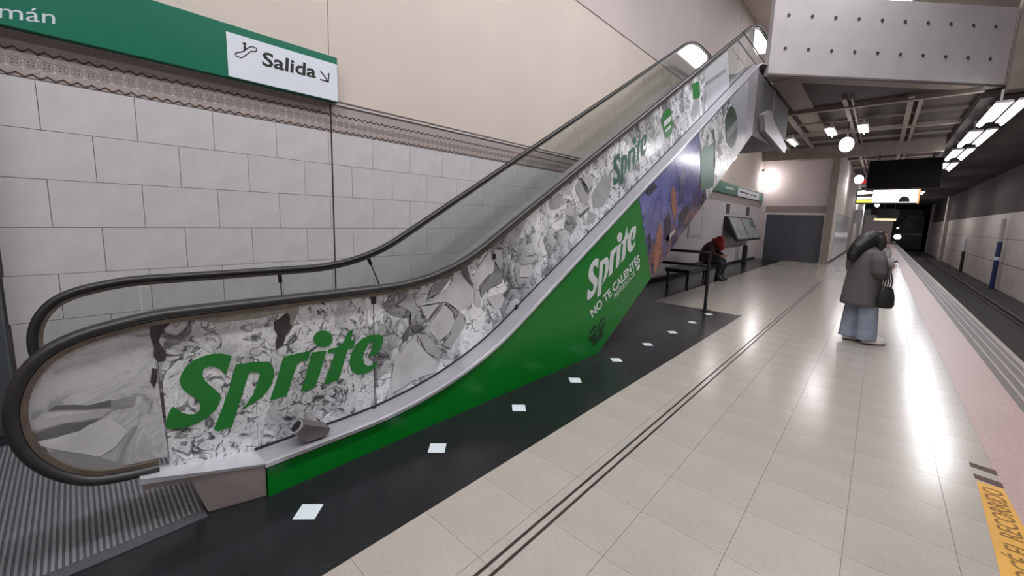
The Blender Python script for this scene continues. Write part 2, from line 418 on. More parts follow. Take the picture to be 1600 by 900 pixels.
zig(ZB, 0.026, -0.36, 11.5, 0.0065); zig(ZB+0.163, 0.026, -0.36, 11.5, 0.0065)
zz.build('zigzag_border', M['friezedark'], wl, kind='stuff')
y = -0.36 + FT/8
while y < 11.0:
    c = Vector((XW+0.001, y, ZB+0.095)); n_ = 10
    for (r0, r1) in ((0.0335, 0.027), (0.019, 0.013)):
        pts = [c + Vector((0, r0*math.cos(2*math.pi*i/n_), r0*math.sin(2*math.pi*i/n_))) for i in range(n_)] + [c + Vector((0, r1*math.cos(2*math.pi*i/n_), r1*math.sin(2*math.pi*i/n_))) for i in range(n_)]
        ro.add(pts, [(i, (i+1) % n_, n_+(i+1) % n_, n_+i) for i in range(n_)])
    for q in range(4):
        t = math.pi/4 + q*math.pi/2
        u = Vector((0, math.cos(t), math.sin(t))); v = Vector((0, -math.sin(t), math.cos(t)))
        ro.add([c + u*0.004 + v*0.004, c + u*0.027 + v*0.003, c + u*0.027 - v*0.003, c + u*0.004 - v*0.004], [(0,1,2,3)])
    for s_ in (-1, 1):
        d = c + Vector((0.0005, FT/8, s_*0.033)); dots.add([d+Vector((0,0.007,0)), d+Vector((0,0,0.007)), d-Vector((0,0.007,0)), d-Vector((0,0,0.007))], [(0,1,2,3)])
    y += FT/4
ro.build('rosette_print', M['friezemid'], wl, kind='stuff'); dots.build('dot_print', M['friezelight'], wl, kind='stuff')
MB().box(XW-0.02, XW+0.012, -0.36, 22.6, ZB+0.285, ZB+0.315).build('moulding', M['friezelight'], wl)
MB().box(XW-0.02, XW+0.02, -0.36, 22.6, ZB+0.315, ZB+0.325).build('moulding_edge', M['friezemid'], wl)
ZP = ZB+0.325
MB().box(XW-0.02, XW-0.004, -7, 1.941, ZP, 5.47).box(XW-0.02, XW-0.004, 1.947, 22.6, ZP, 5.47).build('plaster_panel', M['plaster'], wl)
MB().box(XW-0.02, XW-0.002, -7, 16.45, 5.485, 9.4).box(XW-0.02, XW-0.002, 16.48, 22.6, 5.485, 9.4).build('plaster_panel', M['plaster2'], wl)
MB().box(XW-0.02, XW+0.006, -7, 22.6, 5.47, 5.485).build('ledge_line', M['friezemid'], wl)
MB().box(XW-0.022, XW+0.001, 1.937, 1.953, 0, ZB+0.3).build('expansion_joint', M['seam'], wl)
MB().box(XW-0.05, XW+0.006, 7.9, 22.6, 0, 0.09).build('baseboard', M['black'], wl)
pil = struct(MB().box(XW-0.1, XW+0.16, -1.4, -0.37, 0, 2.74).build('trim_1', M['pillardark'], bevel=0.01), 'dark grey pillar at the left end of the tiled wall')

# ------------------------------------------------------------------ green station signs
def station_sign(label, y0, y1, z0, z1, py0, py1, X=XW):
    t = thing('station_sign', label, 'sign', (X, (y0+y1)/2, z0))
    MB().box(X+0.02, X+0.10, y0, y1, z0, z1).build('sign_box', M['signgreen'], t, bevel=0.004)
    MB().box(X+0.10, X+0.106, py0, py1, z0+0.01, z1-0.07).build('sign_plate', M['signwhite'], t)
    return t
s1 = station_sign('long green station sign ending in a white plate reading Salida', -1.8, 1.985, 2.745, 3.19, 1.02, 1.978)
XS = XW + 0.107
plate = [c for c in s1.children if c.name.startswith('sign_plate')][0]; gbox = [c for c in s1.children if c.name.startswith('sign_box')][0]
def sg(px, py, X=XS): return at_x(px, py, X)
text_on('lettering', 'Salida', M['signblack'], plate, sg(409.5, 101.5), sg(493.5, 122), sg(410.5, 79.5), bold=0.022)
def stroke(pts, wd, mat, name, parent, X):
    mb = MB()
    for a, b in zip(pts[:-1], pts[1:]):
        a, b = Vector(a), Vector(b); d = (b-a).normalized(); nn = Vector((0, -d.z, d.y))*wd
        e = d*wd*0.7
        mb.add([(X, *(a-e+nn).yz), (X, *(a-e-nn).yz), (X, *(b+e-nn).yz), (X, *(b+e+nn).yz)], [(0,1,2,3)])
    me = bpy.data.meshes.new(name); me.from_pydata(mb.v, [], mb.f); me.materials.append(mat); return link(name, me, parent)
cz = lambda x, y: sg(340 + x/6.43, 30 + y/6.43)
stroke([cz(1035,520), cz(1112,628)], 0.006, M['signblack'], 'arrow', plate, XS+0.001)
stroke([cz(1035,605), cz(1112,628), cz(1118,545)], 0.006, M['signblack'], 'arrow', plate, XS+0.001)
stroke([cz(x, y) for x, y in ((178,350),(185,338),(235,330),(260,322),(320,280),(345,275),(390,292),(395,312),(380,325),(335,322),(255,382),(235,388),(190,370),(178,350))], 0.004, M['signblack'], 'escalator_pictogram', plate, XS+0.001)
poly_on('pictogram_figure', [cz(260,268), cz(283,270), cz(285,300), cz(262,325)], M['signblack'], plate, (0.001,0,0))
dm = MB(); dc = cz(270,248); dm.disc(dc + Vector((0.001,0,0)), (0,0.014,0), (0,0,0.014), 14); dm.build('pictogram_head', M['signblack'], plate)
text_on('lettering', 'mán', M['signlet'], gbox, sg(-2, 27.5, XW+0.101), sg(86, 37.5, XW+0.101), sg(-2, 3, XW+0.101), bold=0.0)
s2 = station_sign('distant green station sign with a white rounded plate near the grey doors', 13.5, 22.55, 2.74, 3.14, 17.9, 21.6)
plate2 = [c for c in s2.children if c.name.startswith('sign_plate')][0]; gbox2 = [c for c in s2.children if c.name.startswith('sign_box')][0]
for (a, b, z) in ((18.2, 19.6, 2.9), (20.0, 20.35, 2.88), (20.6, 21.0, 2.88)):
    MB().box(XW+0.106, XW+0.108, a, b, z, z+0.06).build('plate_line', M['signblack'], plate2)
MB().box(XW+0.10, XW+0.102, 16.2, 17.3, 2.92, 2.98).build('name_line', M['signlet'], gbox2)
for i, py_ in enumerate(((16.9, 17.35), (20.0, 20.5))):
    o = MB().box(XW, XW+0.02, py_[0], py_[1], 2.02, 2.4).build('wall_notice', M['pillardark'], bevel=0.004)
    tag(o, ('small dark square wall notice left, above the display case', 'small dark square wall notice right, nearer the grey doors')[i], 'notice', 'small wall notices')

# ------------------------------------------------------------------ escalator
B30 = math.tan(math.radians(30)); A30 = math.radians(30)
ZD0, BD, RL = 0.203, -0.945, 3.2           # deck level, deck incline offset, lower radius
YI = (ZD0 - BD)/B30
YS = YI - RL*math.tan(A30/2)                # start of the lower curve
ZT = 5.10 + 0.215; YI2 = (ZT - BD)/B30; RU = 2.0
def path(off, y_start, y_end, n1=14):
    """points of a line offset by `off` along the normal of the deck edge (y, z)"""
    pts = [(y_start, ZD0+off)]
    for i in range(n1+1):
        t = A30*i/n1; r = RL - off
        pts.append((YS + r*math.sin(t), ZD0 + RL - r*math.cos(t)))
    s0 = YI2 - RU*math.tan(A30/2)
    # convex upper curve
    cy = YI2 + RU*math.tan(A30/2); czz = ZT - RU
    for i in range(n1+1):
        t = A30*(1 - i/n1); r = RU + off
        pts.append((cy - r*math.sin(t), czz + r*math.cos(t)))
    pts.append((y_end, ZT+off))
    return pts
def gpath(z0, b, r, zt, ru, y_start, y_end, n1=14):
    yi = (z0 - b)/B30; y0 = yi - r*math.tan(A30/2); yi2 = (zt - b)/B30; y1 = yi2 + ru*math.tan(A30/2)
    return ([(y_start, z0)] + [(y0 + r*math.sin(A30*i/n1), z0 + r - r*math.cos(A30*i/n1)) for i in range(n1+1)]
            + [(y1 - ru*math.sin(A30*(1-i/n1)), zt - ru + ru*math.cos(A30*(1-i/n1))) for i in range(n1+1)] + [(y_end, zt)])
def dense(pts, step=0.25):
    out = [pts[0]]
    for a, b in zip(pts[:-1], pts[1:]):
        L = math.dist(a, b); k = max(1, int(L/step))
        for i in range(1, k+1): out.append((a[0]+(b[0]-a[0])*i/k, a[1]+(b[1]-a[1])*i/k))
    return out
def interp(pts, y):
    for a, b in zip(pts[:-1], pts[1:]):
        if a[0] <= y <= b[0] and b[0] > a[0]: return a[1] + (b[1]-a[1])*(y-a[0])/(b[0]-a[0])
    return pts[0][1] if y < pts[0][0] else pts[-1][1]
XS0, XB, XF = -2.38, -2.575, -3.95
esc = thing('escalator', 'escalator with ice printed balustrade and green advertising skirt rising along the tiled wall', 'escalator', (-3.2, 0.5, 0))
deckp = path(0, 0.62, 12.6); BT = -2.43
def zbot(y): return max(0.0, min(B30*y + BT, 4.15))
def ztop(y): return interp(deckp, y)

def side_panel(name, mat, ya_t, ya_b, yb_t, yb_b, X=XS0, th=0.02, nseg=14, parent=esc):
    top, bot = [], []
    extra = [4.212]
    for i in range(nseg+1):
        t = i/nseg; top.append((ya_t + (yb_t-ya_t)*t)); bot.append((ya_b + (yb_b-ya_b)*t))
    # snap a bottom sample to the knee where the truss leaves the floor
    for i in range(nseg):
        if bot[i] < 4.212 < bot[i+1]:
            if i > 0 and 4.212-bot[i] < bot[i+1]-4.212: bot[i] = 4.212
            else: bot[i+1] = 4.212
            break
    v = []; f = []
    for i in range(nseg+1):
        zt = ztop(top[i]) - 0.028; zb = zbot(bot[i])
        v += [(X, top[i], zt), (X, bot[i], zb), (X-th, top[i], zt), (X-th, bot[i], zb)]
    for i in range(nseg):
        a, b = 4*i, 4*(i+1)
        f += [(a, a+1, b+1, b), (a+2, b+2, b+3, a+3), (a, b, b+2, a+2), (a+1, a+3, b+3, b+1)]
    f += [(0,2,3,1), (4*nseg, 4*nseg+1, 4*nseg+3, 4*nseg+2)]
    return MB().add(v, f).build(name, mat, parent)
def yz(px, py, X=XS0): q = at_x(px, py, X); return q.y, q.z
skirt_green = side_panel('skirt_panel', M['green'], 0.63, 0.63, 5.02, 5.60, nseg=30)
skirt_green['label'] = 'bright green advertising panel with white lettering'
skirt_pic = side_panel('skirt_panel', M['purple'], 5.025, 5.605, 7.05, 7.75, nseg=12)
skirt_pic['label'] = 'purple picture panel'
skirt_ice = side_panel('skirt_panel', M['ice'], 7.055, 7.755, 8.65, 9.05, nseg=10)
skirt_wh = side_panel('skirt_panel', M['printwhite2'], 8.655, 9.055, 9.75, 9.95, nseg=8)
side_panel('skirt_panel', M['steel'], 9.755, 9.955, 10.5, 10.5, nseg=6)
side_panel('skirt_panel', M['steel'], 0.63, 0.63, 12.5, 12.5, X=-4.15, nseg=40)
# soffit under the truss
v = []; ys = [4.212 + (11.35-4.212)*i/10 for i in range(11)] + [12.5]
mb = MB()
for a, b in zip(ys[:-1], ys[1:]):
    mb.prism([(XS0-0.02, a, zbot(a)), (XS0-0.02, b, zbot(b)), (-4.17+0.02, b, zbot(b)), (-4.17+0.02, a, zbot(a))], (0,0,0.03))
mb.build('soffit', M['steeldark'], esc)
mb = MB(); mb.box(-4.15, XS0-0.02, 12.4, 12.5, 4.15, 5.05); mb.build('end_panel', M['steel'], esc)
# decks and trims
def ribbon(name, mat, pts, x0, x1, th, parent=esc, smooth=True):
    rings = [[(x0, y, z), (x1, y, z), (x1, y, z-th), (x0, y, z-th)] for y, z in pts]
    return MB().rings(rings).build(name, mat, parent, smooth=smooth)
ribbon('outer_deck', M['steel'], dense(path(-0.004, 0.62, 12.5), 0.5), XS0-0.002, XB-0.03, 0.02)
ribbon('deck_trim', M['steelbright'], dense(path(0.004, 0.62, 12.5), 0.5), XS0+0.012, XS0-0.014, 0.022)
ribbon('deck_shadow_gap', M['joint'], dense(path(-0.018, 0.62, 9.0), 0.5), XS0+0.002, XS0-0.014, 0.012)
ribbon('inner_deck', M['steel'], dense(path(-0.004, 0.62, 12.5), 0.5), XB-0.04, XB-0.12, 0.02)
ribbon('outer_deck', M['steel'], dense(path(-0.004, 0.62, 12.5), 0.5), XF-0.01, -4.17, 0.02)
ribbon('inner_deck', M['steel'], dense(path(-0.004, 0.62, 12.5), 0.5), XF+0.12, XF+0.04, 0.02)
ribbon('inner_skirt', M['steeldark'], dense(path(-0.02, 0.5, 12.5), 0.5), XB-0.11, XB-0.12, 0.35)
ribbon('inner_skirt', M['steeldark'], dense(path(-0.02, 0.5, 12.5), 0.5), XF+0.12, XF+0.11, 0.35)
ribbon('panel_bead', M['joint'], dense(path(0.012, 0.62, 9.3), 0.5), XB+0.008, XB-0.006, 0.02)
# end cap of the outer deck, tapering in to the newel
cap = MB()
A = [(-2.395, 0.625, 0.0), (-2.39, 0.625, 0.188), (-2.60, 0.625, 0.190), (-2.60, 0.625, 0.0)]
Bm = [(-2.47, 0.37, 0.0), (-2.455, 0.37, 0.231), (-2.60, 0.37, 0.238), (-2.60, 0.37, 0.0)]
C_ = [(-2.52, 0.13, 0.222), (-2.515, 0.13, 0.268), (-2.60, 0.13, 0.290), (-2.60, 0.13, 0.222)]
Bm2 = [(-2.485, 0.31, 0.20), (-2.475, 0.31, 0.247), (-2.60, 0.31, 0.266), (-2.60, 0.31, 0.20)]
cap.rings([A, Bm, Bm2, C_]); cap_o = cap.build('deck_end_cap', M['capgrey'], esc, bevel=0.004)
capt = MB().rings([[(-2.386,0.625,0.200),(-2.60,0.625,0.200),(-2.60,0.625,0.190),(-2.386,0.625,0.188)], [(-2.45,0.37,0.243),(-2.60,0.37,0.250),(-2.60,0.37,0.238),(-2.45,0.37,0.226)], [(-2.51,0.125,0.292),(-2.60,0.125,0.302),(-2.60,0.125,0.288),(-2.51,0.125,0.262)]])
capt.build('cap_cover', M['steelbright'], cap_o)
cap2 = MB().box(-4.15, -3.90, 0.13, 0.625, 0, 0.22).build('deck_end_cap', M['steeldark'], esc, bevel=0.02)

# handrails: a loop round both newels
ZH0, BH, RH = 1.075, -0.07, 2.0     # handrail centre: level, incline offset, lower radius
newel = [(0.20,0.297),(0.13,0.303),(0.0,0.330),(-0.085,0.378),(-0.16,0.46),(-0.211,0.565),(-0.230,0.68),(-0.220,0.79),(-0.182,0.89),(-0.115,0.97),(-0.02,1.02),(0.10,1.05),(0.25,1.072),(0.40,ZH0)]
def smooth_pts(p, n=4):
    out = []
    for i in range(len(p)-1):
        p0 = p[max(i-1,0)]; p1 = p[i]; p2 = p[i+1]; p3 = p[min(i+2, len(p)-1)]
        for k in range(n):
            t = k/n
            out.append(tuple(0.5*((2*p1[j]) + (-p0[j]+p2[j])*t + (2*p0[j]-5*p1[j]+4*p2[j]-p3[j])*t*t + (-p0[j]+3*p1[j]-3*p2[j]+p3[j])*t**3) for j in (0,1)))
    out.append(p[-1]); return out
ZTH = 6.13
hp = smooth_pts(newel) + gpath(ZH0, BH, RH, ZTH, 2.4, 0.5, 11.9)
yc, zc = 11.9, ZTH - 0.36
hp += [(yc + 0.42*math.sin(math.pi*i/14), zc + 0.36*math.cos(math.pi*i/14)) for i in range(1, 15)] + [(11.6, zc-0.36)]
def sweep(name, mat, pts, prof, X, parent=esc):
    rings = []
    for i, (y, z) in enumerate(pts):
        a = pts[max(i-1,0)]; b = pts[min(i+1, len(pts)-1)]
        t = Vector((b[0]-a[0], b[1]-a[1])); t.normalize(); nn = Vector((-t.y, t.x))
        rings.append([(X + px, y + nn.x*h, z + nn.y*h) for px, h in prof])
    return MB().rings(rings).build(name, mat, parent, smooth=True)
hprof = [(0.04*math.cos(2*math.pi*k/14)*(1 if abs(math.cos(2*math.pi*k/14)) < .8 else 0.98), 0.026*math.sin(2*math.pi*k/14)+0.004) for k in range(14)]
gprof = [(-0.02,-0.042),(0.02,-0.042),(0.02,-0.02),(-0.02,-0.02)]
dhp = []
for q in dense(hp, 0.3): dhp.append(q)
for X, nm in ((XB, 'near'), (XF, 'far')):
    sweep('handrail', M['rubber'], dhp, hprof, X)
    sweep('handrail_guide', M['guide'], dhp, gprof, X)

# balustrade panels
HP = gpath(ZH0-0.04, BH-0.046, RH, 6.09, 2.4, -1.0, 13.0)
def reach(p, nn):
    lo, hi = 0.3, 1.4
    for _ in range(30):
        m_ = (lo+hi)/2; q = p + nn*m_
        if q.y < interp(HP, q.x): lo = m_
        else: hi = m_
    return lo
nin = []
for i, (y, z) in enumerate(smooth_pts(newel)):
    pts = smooth_pts(newel); a = pts[max(i-1,0)]; b = pts[min(i+1,len(pts)-1)]
    t = Vector((b[0]-a[0], b[1]-a[1])).normalized(); nin.append((y + t.y*0.045, z - t.x*0.045))
pl0 = path(0.0, 0.3, 12.2)
def bal_panel(name, mat, s0, s1, X, lo_off=0.0, th=0.012, parent=esc):
    """panel between joints square to the slope; s = y on the deck edge"""
    def cutnormal(y):
        z = interp(deckp, y); e = 0.02; s = (interp(deckp, y+e)-interp(deckp, y-e))/(2*e); a = math.atan(s)
        return Vector((y, z)), Vector((-math.sin(a), math.cos(a)))
    k = max(2, int((s1-s0)/0.15)); v = []; f = []
    for i in range(k+1):
        p, nn = cutnormal(s0 + (s1-s0)*i/k)
        a = p + nn*lo_off; b = p + nn*reach(p, nn)
        v += [(X, a.x, a.y), (X, b.x, b.y), (X-th, a.x, a.y), (X-th, b.x, b.y)]
    for i in range(k):
        a, b = 4*i, 4*(i+1)
        f += [(a, b, b+1, a+1), (a+2, a+3, b+3, b+2), (a+1, b+1, b+3, a+3), (a, a+2, b+2, b)]
    f += [(0,1,3,2), (4*k, 4*k+2, 4*k+3, 4*k+1)]
    return MB().add(v, f).build(name, mat, parent)
def newel_panel(mat, X, yend, th=0.012, parent=esc):
    pts = [(y, z) for y, z in nin if y <= yend]
    lo_ = [p for p in pts if p[1] < 0.66][0]
    poly = [(X, yend, 0.33)] + [(X, y, z) for y, z in pts]
    return MB().prism(poly, (-th,0,0)).build('balustrade_panel', mat, parent)
np_ = newel_panel(M['icesmooth'], XB+0.004, 0.24)
MBL = MB().prism([(XB+0.004, 0.244, 0.265), (XB+0.004, 0.64, 0.20), (XB+0.004, 0.64, ZH0-0.04), (XB+0.004, 0.244, ZH0-0.043)], (-0.012,0,0)).build('balustrade_panel', M['icefine'], esc)
ad1 = bal_panel('balustrade_panel', M['icefine'], 0.642, 1.40, XB+0.004)
cuts = [1.404, 2.60, 3.80, 5.00, 6.20, 7.40]
ads = [bal_panel('balustrade_panel', M['ice'], a, b-0.004, XB+0.004) for a, b in zip(cuts[:-1], cuts[1:])]
ad_top = bal_panel('balustrade_panel', M['ice'], 7.40, 7.95, XB+0.004)
ad_wh = bal_panel('balustrade_panel', M['printwhite2'], 7.954, 9.15, XB+0.004)
bal_panel('glass_panel', M['glass'], 9.154, 11.8, XB+0.004)
for a, b in ((0.3, 1.268), (1.275, 2.36), (2.366, 3.6), (3.606, 4.9), (4.906, 6.1), (6.106, 7.3), (7.306, 8.5), (8.506, 9.7), (9.706, 11.8)):
    bal_panel('glass_panel', M['glass'], a, b, XF+0.004)
pts = [(y, z) for y, z in nin if y <= 0.296]
MB().prism([(XF+0.004, 0.296, 0.33)] + [(XF+0.004, y, z) for y, z in pts], (-0.012,0,0)).build('glass_panel', M['glass'], esc)
for y in (1.2715, 2.363):     # clamps and joints in the far glass
    z = interp(deckp, y); s = (interp(deckp, y+.02)-interp(deckp, y-.02))/.04; a = math.atan(s); nn = Vector((0, -math.sin(a), math.cos(a))); tt = Vector((0, math.cos(a), math.sin(a)))
    b0 = Vector((XF+0.008, y, z)); HL = reach(Vector((y, z)), Vector((nn.y, nn.z)))
    MB().prism([b0 - tt*0.003, b0 + tt*0.003, b0 + tt*0.003 + nn*HL, b0 - tt*0.003 + nn*HL], (-0.02,0,0)).build('glass_joint', M['joint'], esc)
    MB().prism([b0 + nn*(HL-0.075) - tt*0.013, b0 + nn*(HL-0.075) + tt*0.013, b0 + nn*HL + tt*0.013, b0 + nn*HL - tt*0.013], (-0.025,0,0)).build('glass_clamp', M['black'], esc)
# clamps on the near panels
XPR = XB + 0.005          # print plane on the balustrade
for px, py in ((583, 468), (584, 640), (806, 479), (771, 400)):
    q = at_x(px, py, XPR); MB().box(XPR, XPR+0.02, q.y-0.015, q.y+0.015, q.z-0.03, q.z+0.02).build('panel_clamp', M['black'], esc, bevel=0.003)
q0, q1 = at_x(583.5, 470, XPR), at_x(586, 638, XPR)
MB().prism([q0 + Vector((0,-.002,0)), q0 + Vector((0,.002,0)), q1 + Vector((0,.002,0)), q1 + Vector((0,-.002,0))], (0.002,0,0)).build('panel_joint', M['joint'], esc)

# steps and landing plates
sg_ = 0.0
for i in range(26):
    y0 = 1.55 + i*0.36; y1 = y0 + 0.4
    zz_ = max(0.0, min(5.10, B30*(y0+0.1) - 0.86 - 0.25))
    if zz_ <= 0: zz_ = 0.0
    MB().box(XF+0.125, XB-0.125, y0, y1, zz_-0.2, zz_).build('step', M['steeldark'], esc)
lp = MB().box(-4.12, -2.43, -1.6, 0.36, -0.01, 0.006).box(XF+0.13, XB-0.13, 0.36, 1.54, -0.01, 0.006).build('landing_plate', M['plate'], esc)
rg = MB(); y = -1.58
while y < 0.34:
    rg.box(-4.08, -2.50, y, y+0.011, 0.006, 0.0105); y += 0.0215
rg.build('plate_ridges', M['ridge'], lp, kind='stuff')
MB().box(-4.14, -2.42, 11.4, 13.2, 5.10, 5.125).build('landing_plate', M['plate'], esc)

# traffic indicator on the deck
ib = thing('indicator_lamp', 'small steel indicator box with black round lens on the escalator deck', 'indicator', (-2.46, 0.86, 0.21))
def box_pts(px, py): return at_x(px, py, -2.44)
a_ = Vector((-2.42, 0.80, 0.212)); 
wv = Vector((-0.10, 0, 0))
prof = [(0.86, 0.214), (0.795, 0.285), (0.85, 0.335), (1.0, 0.255), (0.985, 0.214)]
MB().prism([(-2.42, y, z) for y, z in prof], (-0.11,0,0)).build('housing', M['steeldark'], ib, bevel=0.004)
fn = Vector((0, -0.74, -0.676))
pc = Vector((-2.475, 0.8225, 0.31)); fn = Vector((0, -0.673, 0.74)); u_ = Vector((1,0,0)); v_ = Vector((0, 0.74, 0.673))
lens = MB(); rr = 0.034
lens.rings([[pc + fn*0.001 + u_*rr*math.cos(t) + v_*rr*math.sin(t) for t in [2*math.pi*k/18 for k in range(18)]], [pc + fn*0.007 + u_*rr*math.cos(t) + v_*rr*math.sin(t) for t in [2*math.pi*k/18 for k in range(18)]]])
lens.build('lens', M['black'], ib)
rm = MB(); r0_ = 0.046
rm.rings([[pc + fn*0.0 + u_*r0_*math.cos(t) + v_*r0_*0.9*math.sin(t) for t in [2*math.pi*k/18 for k in range(18)]], [pc + fn*0.003 + u_*r0_*math.cos(t) + v_*r0_*0.9*math.sin(t) for t in [2*math.pi*k/18 for k in range(18)]]])
rm.build('lens_rim', M['steelbright'], ib)

# ---- prints on the near balustrade
LOGO = {
 'S': [(500,230),(440,214),(380,215),(320,230),(260,255),(215,290),(180,340),(165,385),(175,425),(200,455),(250,490),(285,515),(300,545),(295,575),(270,600),(230,605),(190,595),(155,575),(125,552),(110,570),(90,615),(78,660),(80,690),(110,698),(170,692),(230,680),(290,655),(340,625),(385,585),(415,545),(430,500),(425,475),(405,455),(370,425),(335,395),(315,360),(312,330),(325,308),(355,297),(395,300),(425,315),(450,340),(462,352),(480,290)],
 'p': [(525,285),(640,268),(740,266),(768,310),(770,360),(750,420),(715,470),(665,515),(605,550),(550,577),(600,530),(635,478),(662,410),(680,350),(665,335),(620,333),(606,350),(590,400),(565,480),(540,560),(500,688),(470,690),(410,712),(385,700),(440,560),(485,430)],
 'r': [(830,235),(905,217),(1005,195),(985,262),(940,264),(915,290),(900,330),(880,400),(850,485),(800,500),(742,517),(775,420),(805,320)],
 'i': [(1010,208),(1105,195),(1085,270),(1060,350),(1030,425),(985,450),(940,460),(965,380),(985,310)],
 'dot': [(1083+62*math.cos(2*math.pi*k/20), 120+53*math.sin(2*math.pi*k/20)) for k in range(20)],
 't': [(1240,80),(1275,55),(1262,130),(1290,128),(1278,180),(1240,190),(1220,260),(1195,345),(1175,385),(1120,405),(1085,415),(1110,350),(1140,270),(1160,210),(1112,212),(1120,185),(1170,175),(1215,140)],
 'e': [(1438,250),(1420,295),(1390,325),(1345,346),(1300,350),(1265,325),(1252,275),(1262,215),(1295,155),(1340,115),(1390,95),(1440,93),(1470,102),(1466,145),(1448,190),(1420,225),(1372,234),(1394,188),(1401,150),(1390,135),(1365,165),(1345,210),(1338,245),(1345,280),(1370,294),(1400,285)],
}
def logo_yz():
    out = {}
    for k, pts in LOGO.items():
        out[k] = [(lambda q: (q.y, q.z))(at_x(240 + x/4.092, 500 + y/4.092, XPR)) for x, y in pts]
    return out
LZ = logo_yz()
def lz(x, y): q = at_x(240 + x/4.092, 500 + y/4.092, XPR); return (q.y, q.z)
for k, pts in LZ.items():
    poly_on('letter', [(XPR, y, z) for y, z in pts], M['green2'], ad1)
def affine(src, dst):
    """least squares 2-D affine"""
    def solve3(A, b):
        m = [r[:] + [v] for r, v in zip(A, b)]
        for i in range(3):
            p = max(range(i,3), key=lambda r: abs(m[r][i])); m[i], m[p] = m[p], m[i]
            for r in range(3):
                if r != i:
                    f_ = m[r][i]/m[i][i]; m[r] = [a-b_*f_ for a, b_ in zip(m[r], m[i])]
        return [m[i][3]/m[i][i] for i in range(3)]
    rows = [(x, y, 1.0) for x, y in src]
    AtA = [[sum(r[i]*r[j] for r in rows) for j in range(3)] for i in range(3)]
    res = []
    for c in (0, 1): res.append(solve3(AtA, [sum(r[i]*d[c] for r, d in zip(rows, dst)) for i in range(3)]))
    return lambda x, y: (res[0][0]*x + res[0][1]*y + res[0][2], res[1][0]*x + res[1][1]*y + res[1][2])
src = [lz(80,690), lz(380,215), lz(410,712), lz(1420,93), lz(1466,145), lz(1300,350)]
def place_logo(dst_px, X, mat, parent):
    dst = [(lambda q: (q.y, q.z))(at_x(px, py, X)) for px, py in dst_px]
    fn = affine(src, dst)
    for k, pts in LZ.items():
        poly_on('letter', [(X, *fn(y, z)) for y, z in pts], mat, parent)
place_logo([(916,469),(930,405),(935,465),(989,350),(994,366),(984.5,391)], XS0+0.001, M['white'], skirt_green)
place_logo([(959,289),(964,241),(970,289),(1007,208),(1011,218),(1003,243)], XPR, M['green3'], ads[3])
SX = XS0 + 0.002
text_on('lettering', 'NO TE CALENTÉS', M['white'], skirt_green, at_x(925.5,496.5,SX), at_x(1000.5,407.5,SX), at_x(921.5,485.5,SX), bold=0.03)
text_on('lettering', 'REFRESCATE', M['white'], skirt_green, at_x(961,467,SX), at_x(993,429,SX), at_x(959,459.5,SX), bold=0.0)
poly_on('arrow_mark', [at_x(x, y, SX) for x, y in ((994.5,418),(998,413),(1000,414),(999,419),(997,422),(994.5,424))], M['white'], skirt_green, (0.001,0,0))
for (cx, cy) in ((926.5, 521), (940, 508)):
    c = at_x(cx, cy, SX); dd = MB(); dd.disc(c, (0,0.085,0.05), (0,-0.02,0.075), 18); e_ = dd.build('badge', M['emblem'], skirt_green)
    dd = MB(); dd.disc(c + Vector((0.001,0.0,0.012)), (0,0.07,0.042), (0,-0.004,0.018), 18); dd.build('badge_band', M['printgrey'], e_) if False else dd.build('badge_band', M['green'], skirt_green)
poly_on('badge', [at_x(x, y, SX) for x, y in ((925,532),(941,516),(943,524),(927,541))], M['emblem'], skirt_green, (0.001,0,0))
text_on('lettering', 'SIN AZÚCAR', M['green'], skirt_green, at_x(927,539,SX+.002), at_x(943,523,SX+.002), at_x(926,534,SX+.002)) if False else None

# torn strips of the film showing the dark glass and old glue
def print_poly(name, pts, mat, parent, X=XPR, off=0.0015): return poly_on(name, [at_x(x, y, X) for x, y in pts], mat, parent, (off,0,0))
def c5(x, y): return (x/3.0, 480 + y/3.0)
print_poly('torn_patch', [c5(*p) for p in ((700,85),(790,55),(800,75),(760,110),(745,160),(780,220),(775,250),(740,258),(720,230),(722,190),(705,140))], M['torn'], MBL)
print_poly('torn_patch', [c5(*p) for p in ((712,285),(740,290),(738,340),(722,380),(705,350))], M['torn'], MBL)
def c4(x, y): return (380 + x/4.5, 380 + y/4.5)
print_poly('torn_patch', [c4(*p) for p in ((215,550),(255,530),(300,490),(325,500),(330,565),(345,590),(300,650),(280,715),(235,745),(225,700),(240,650),(215,600))], M['torn'], ad1)
print_poly('glue_strip', [c4(*p) for p in ((-480,520),(0,470),(340,435),(395,440),(390,480),(340,580),(325,500),(300,487),(100,530),(-200,560))], M['glue'], ad1)
print_poly('torn_patch', [(188,507),(230,497),(262,492),(258,503),(232,507),(196,516)], M['torn'], MBL)

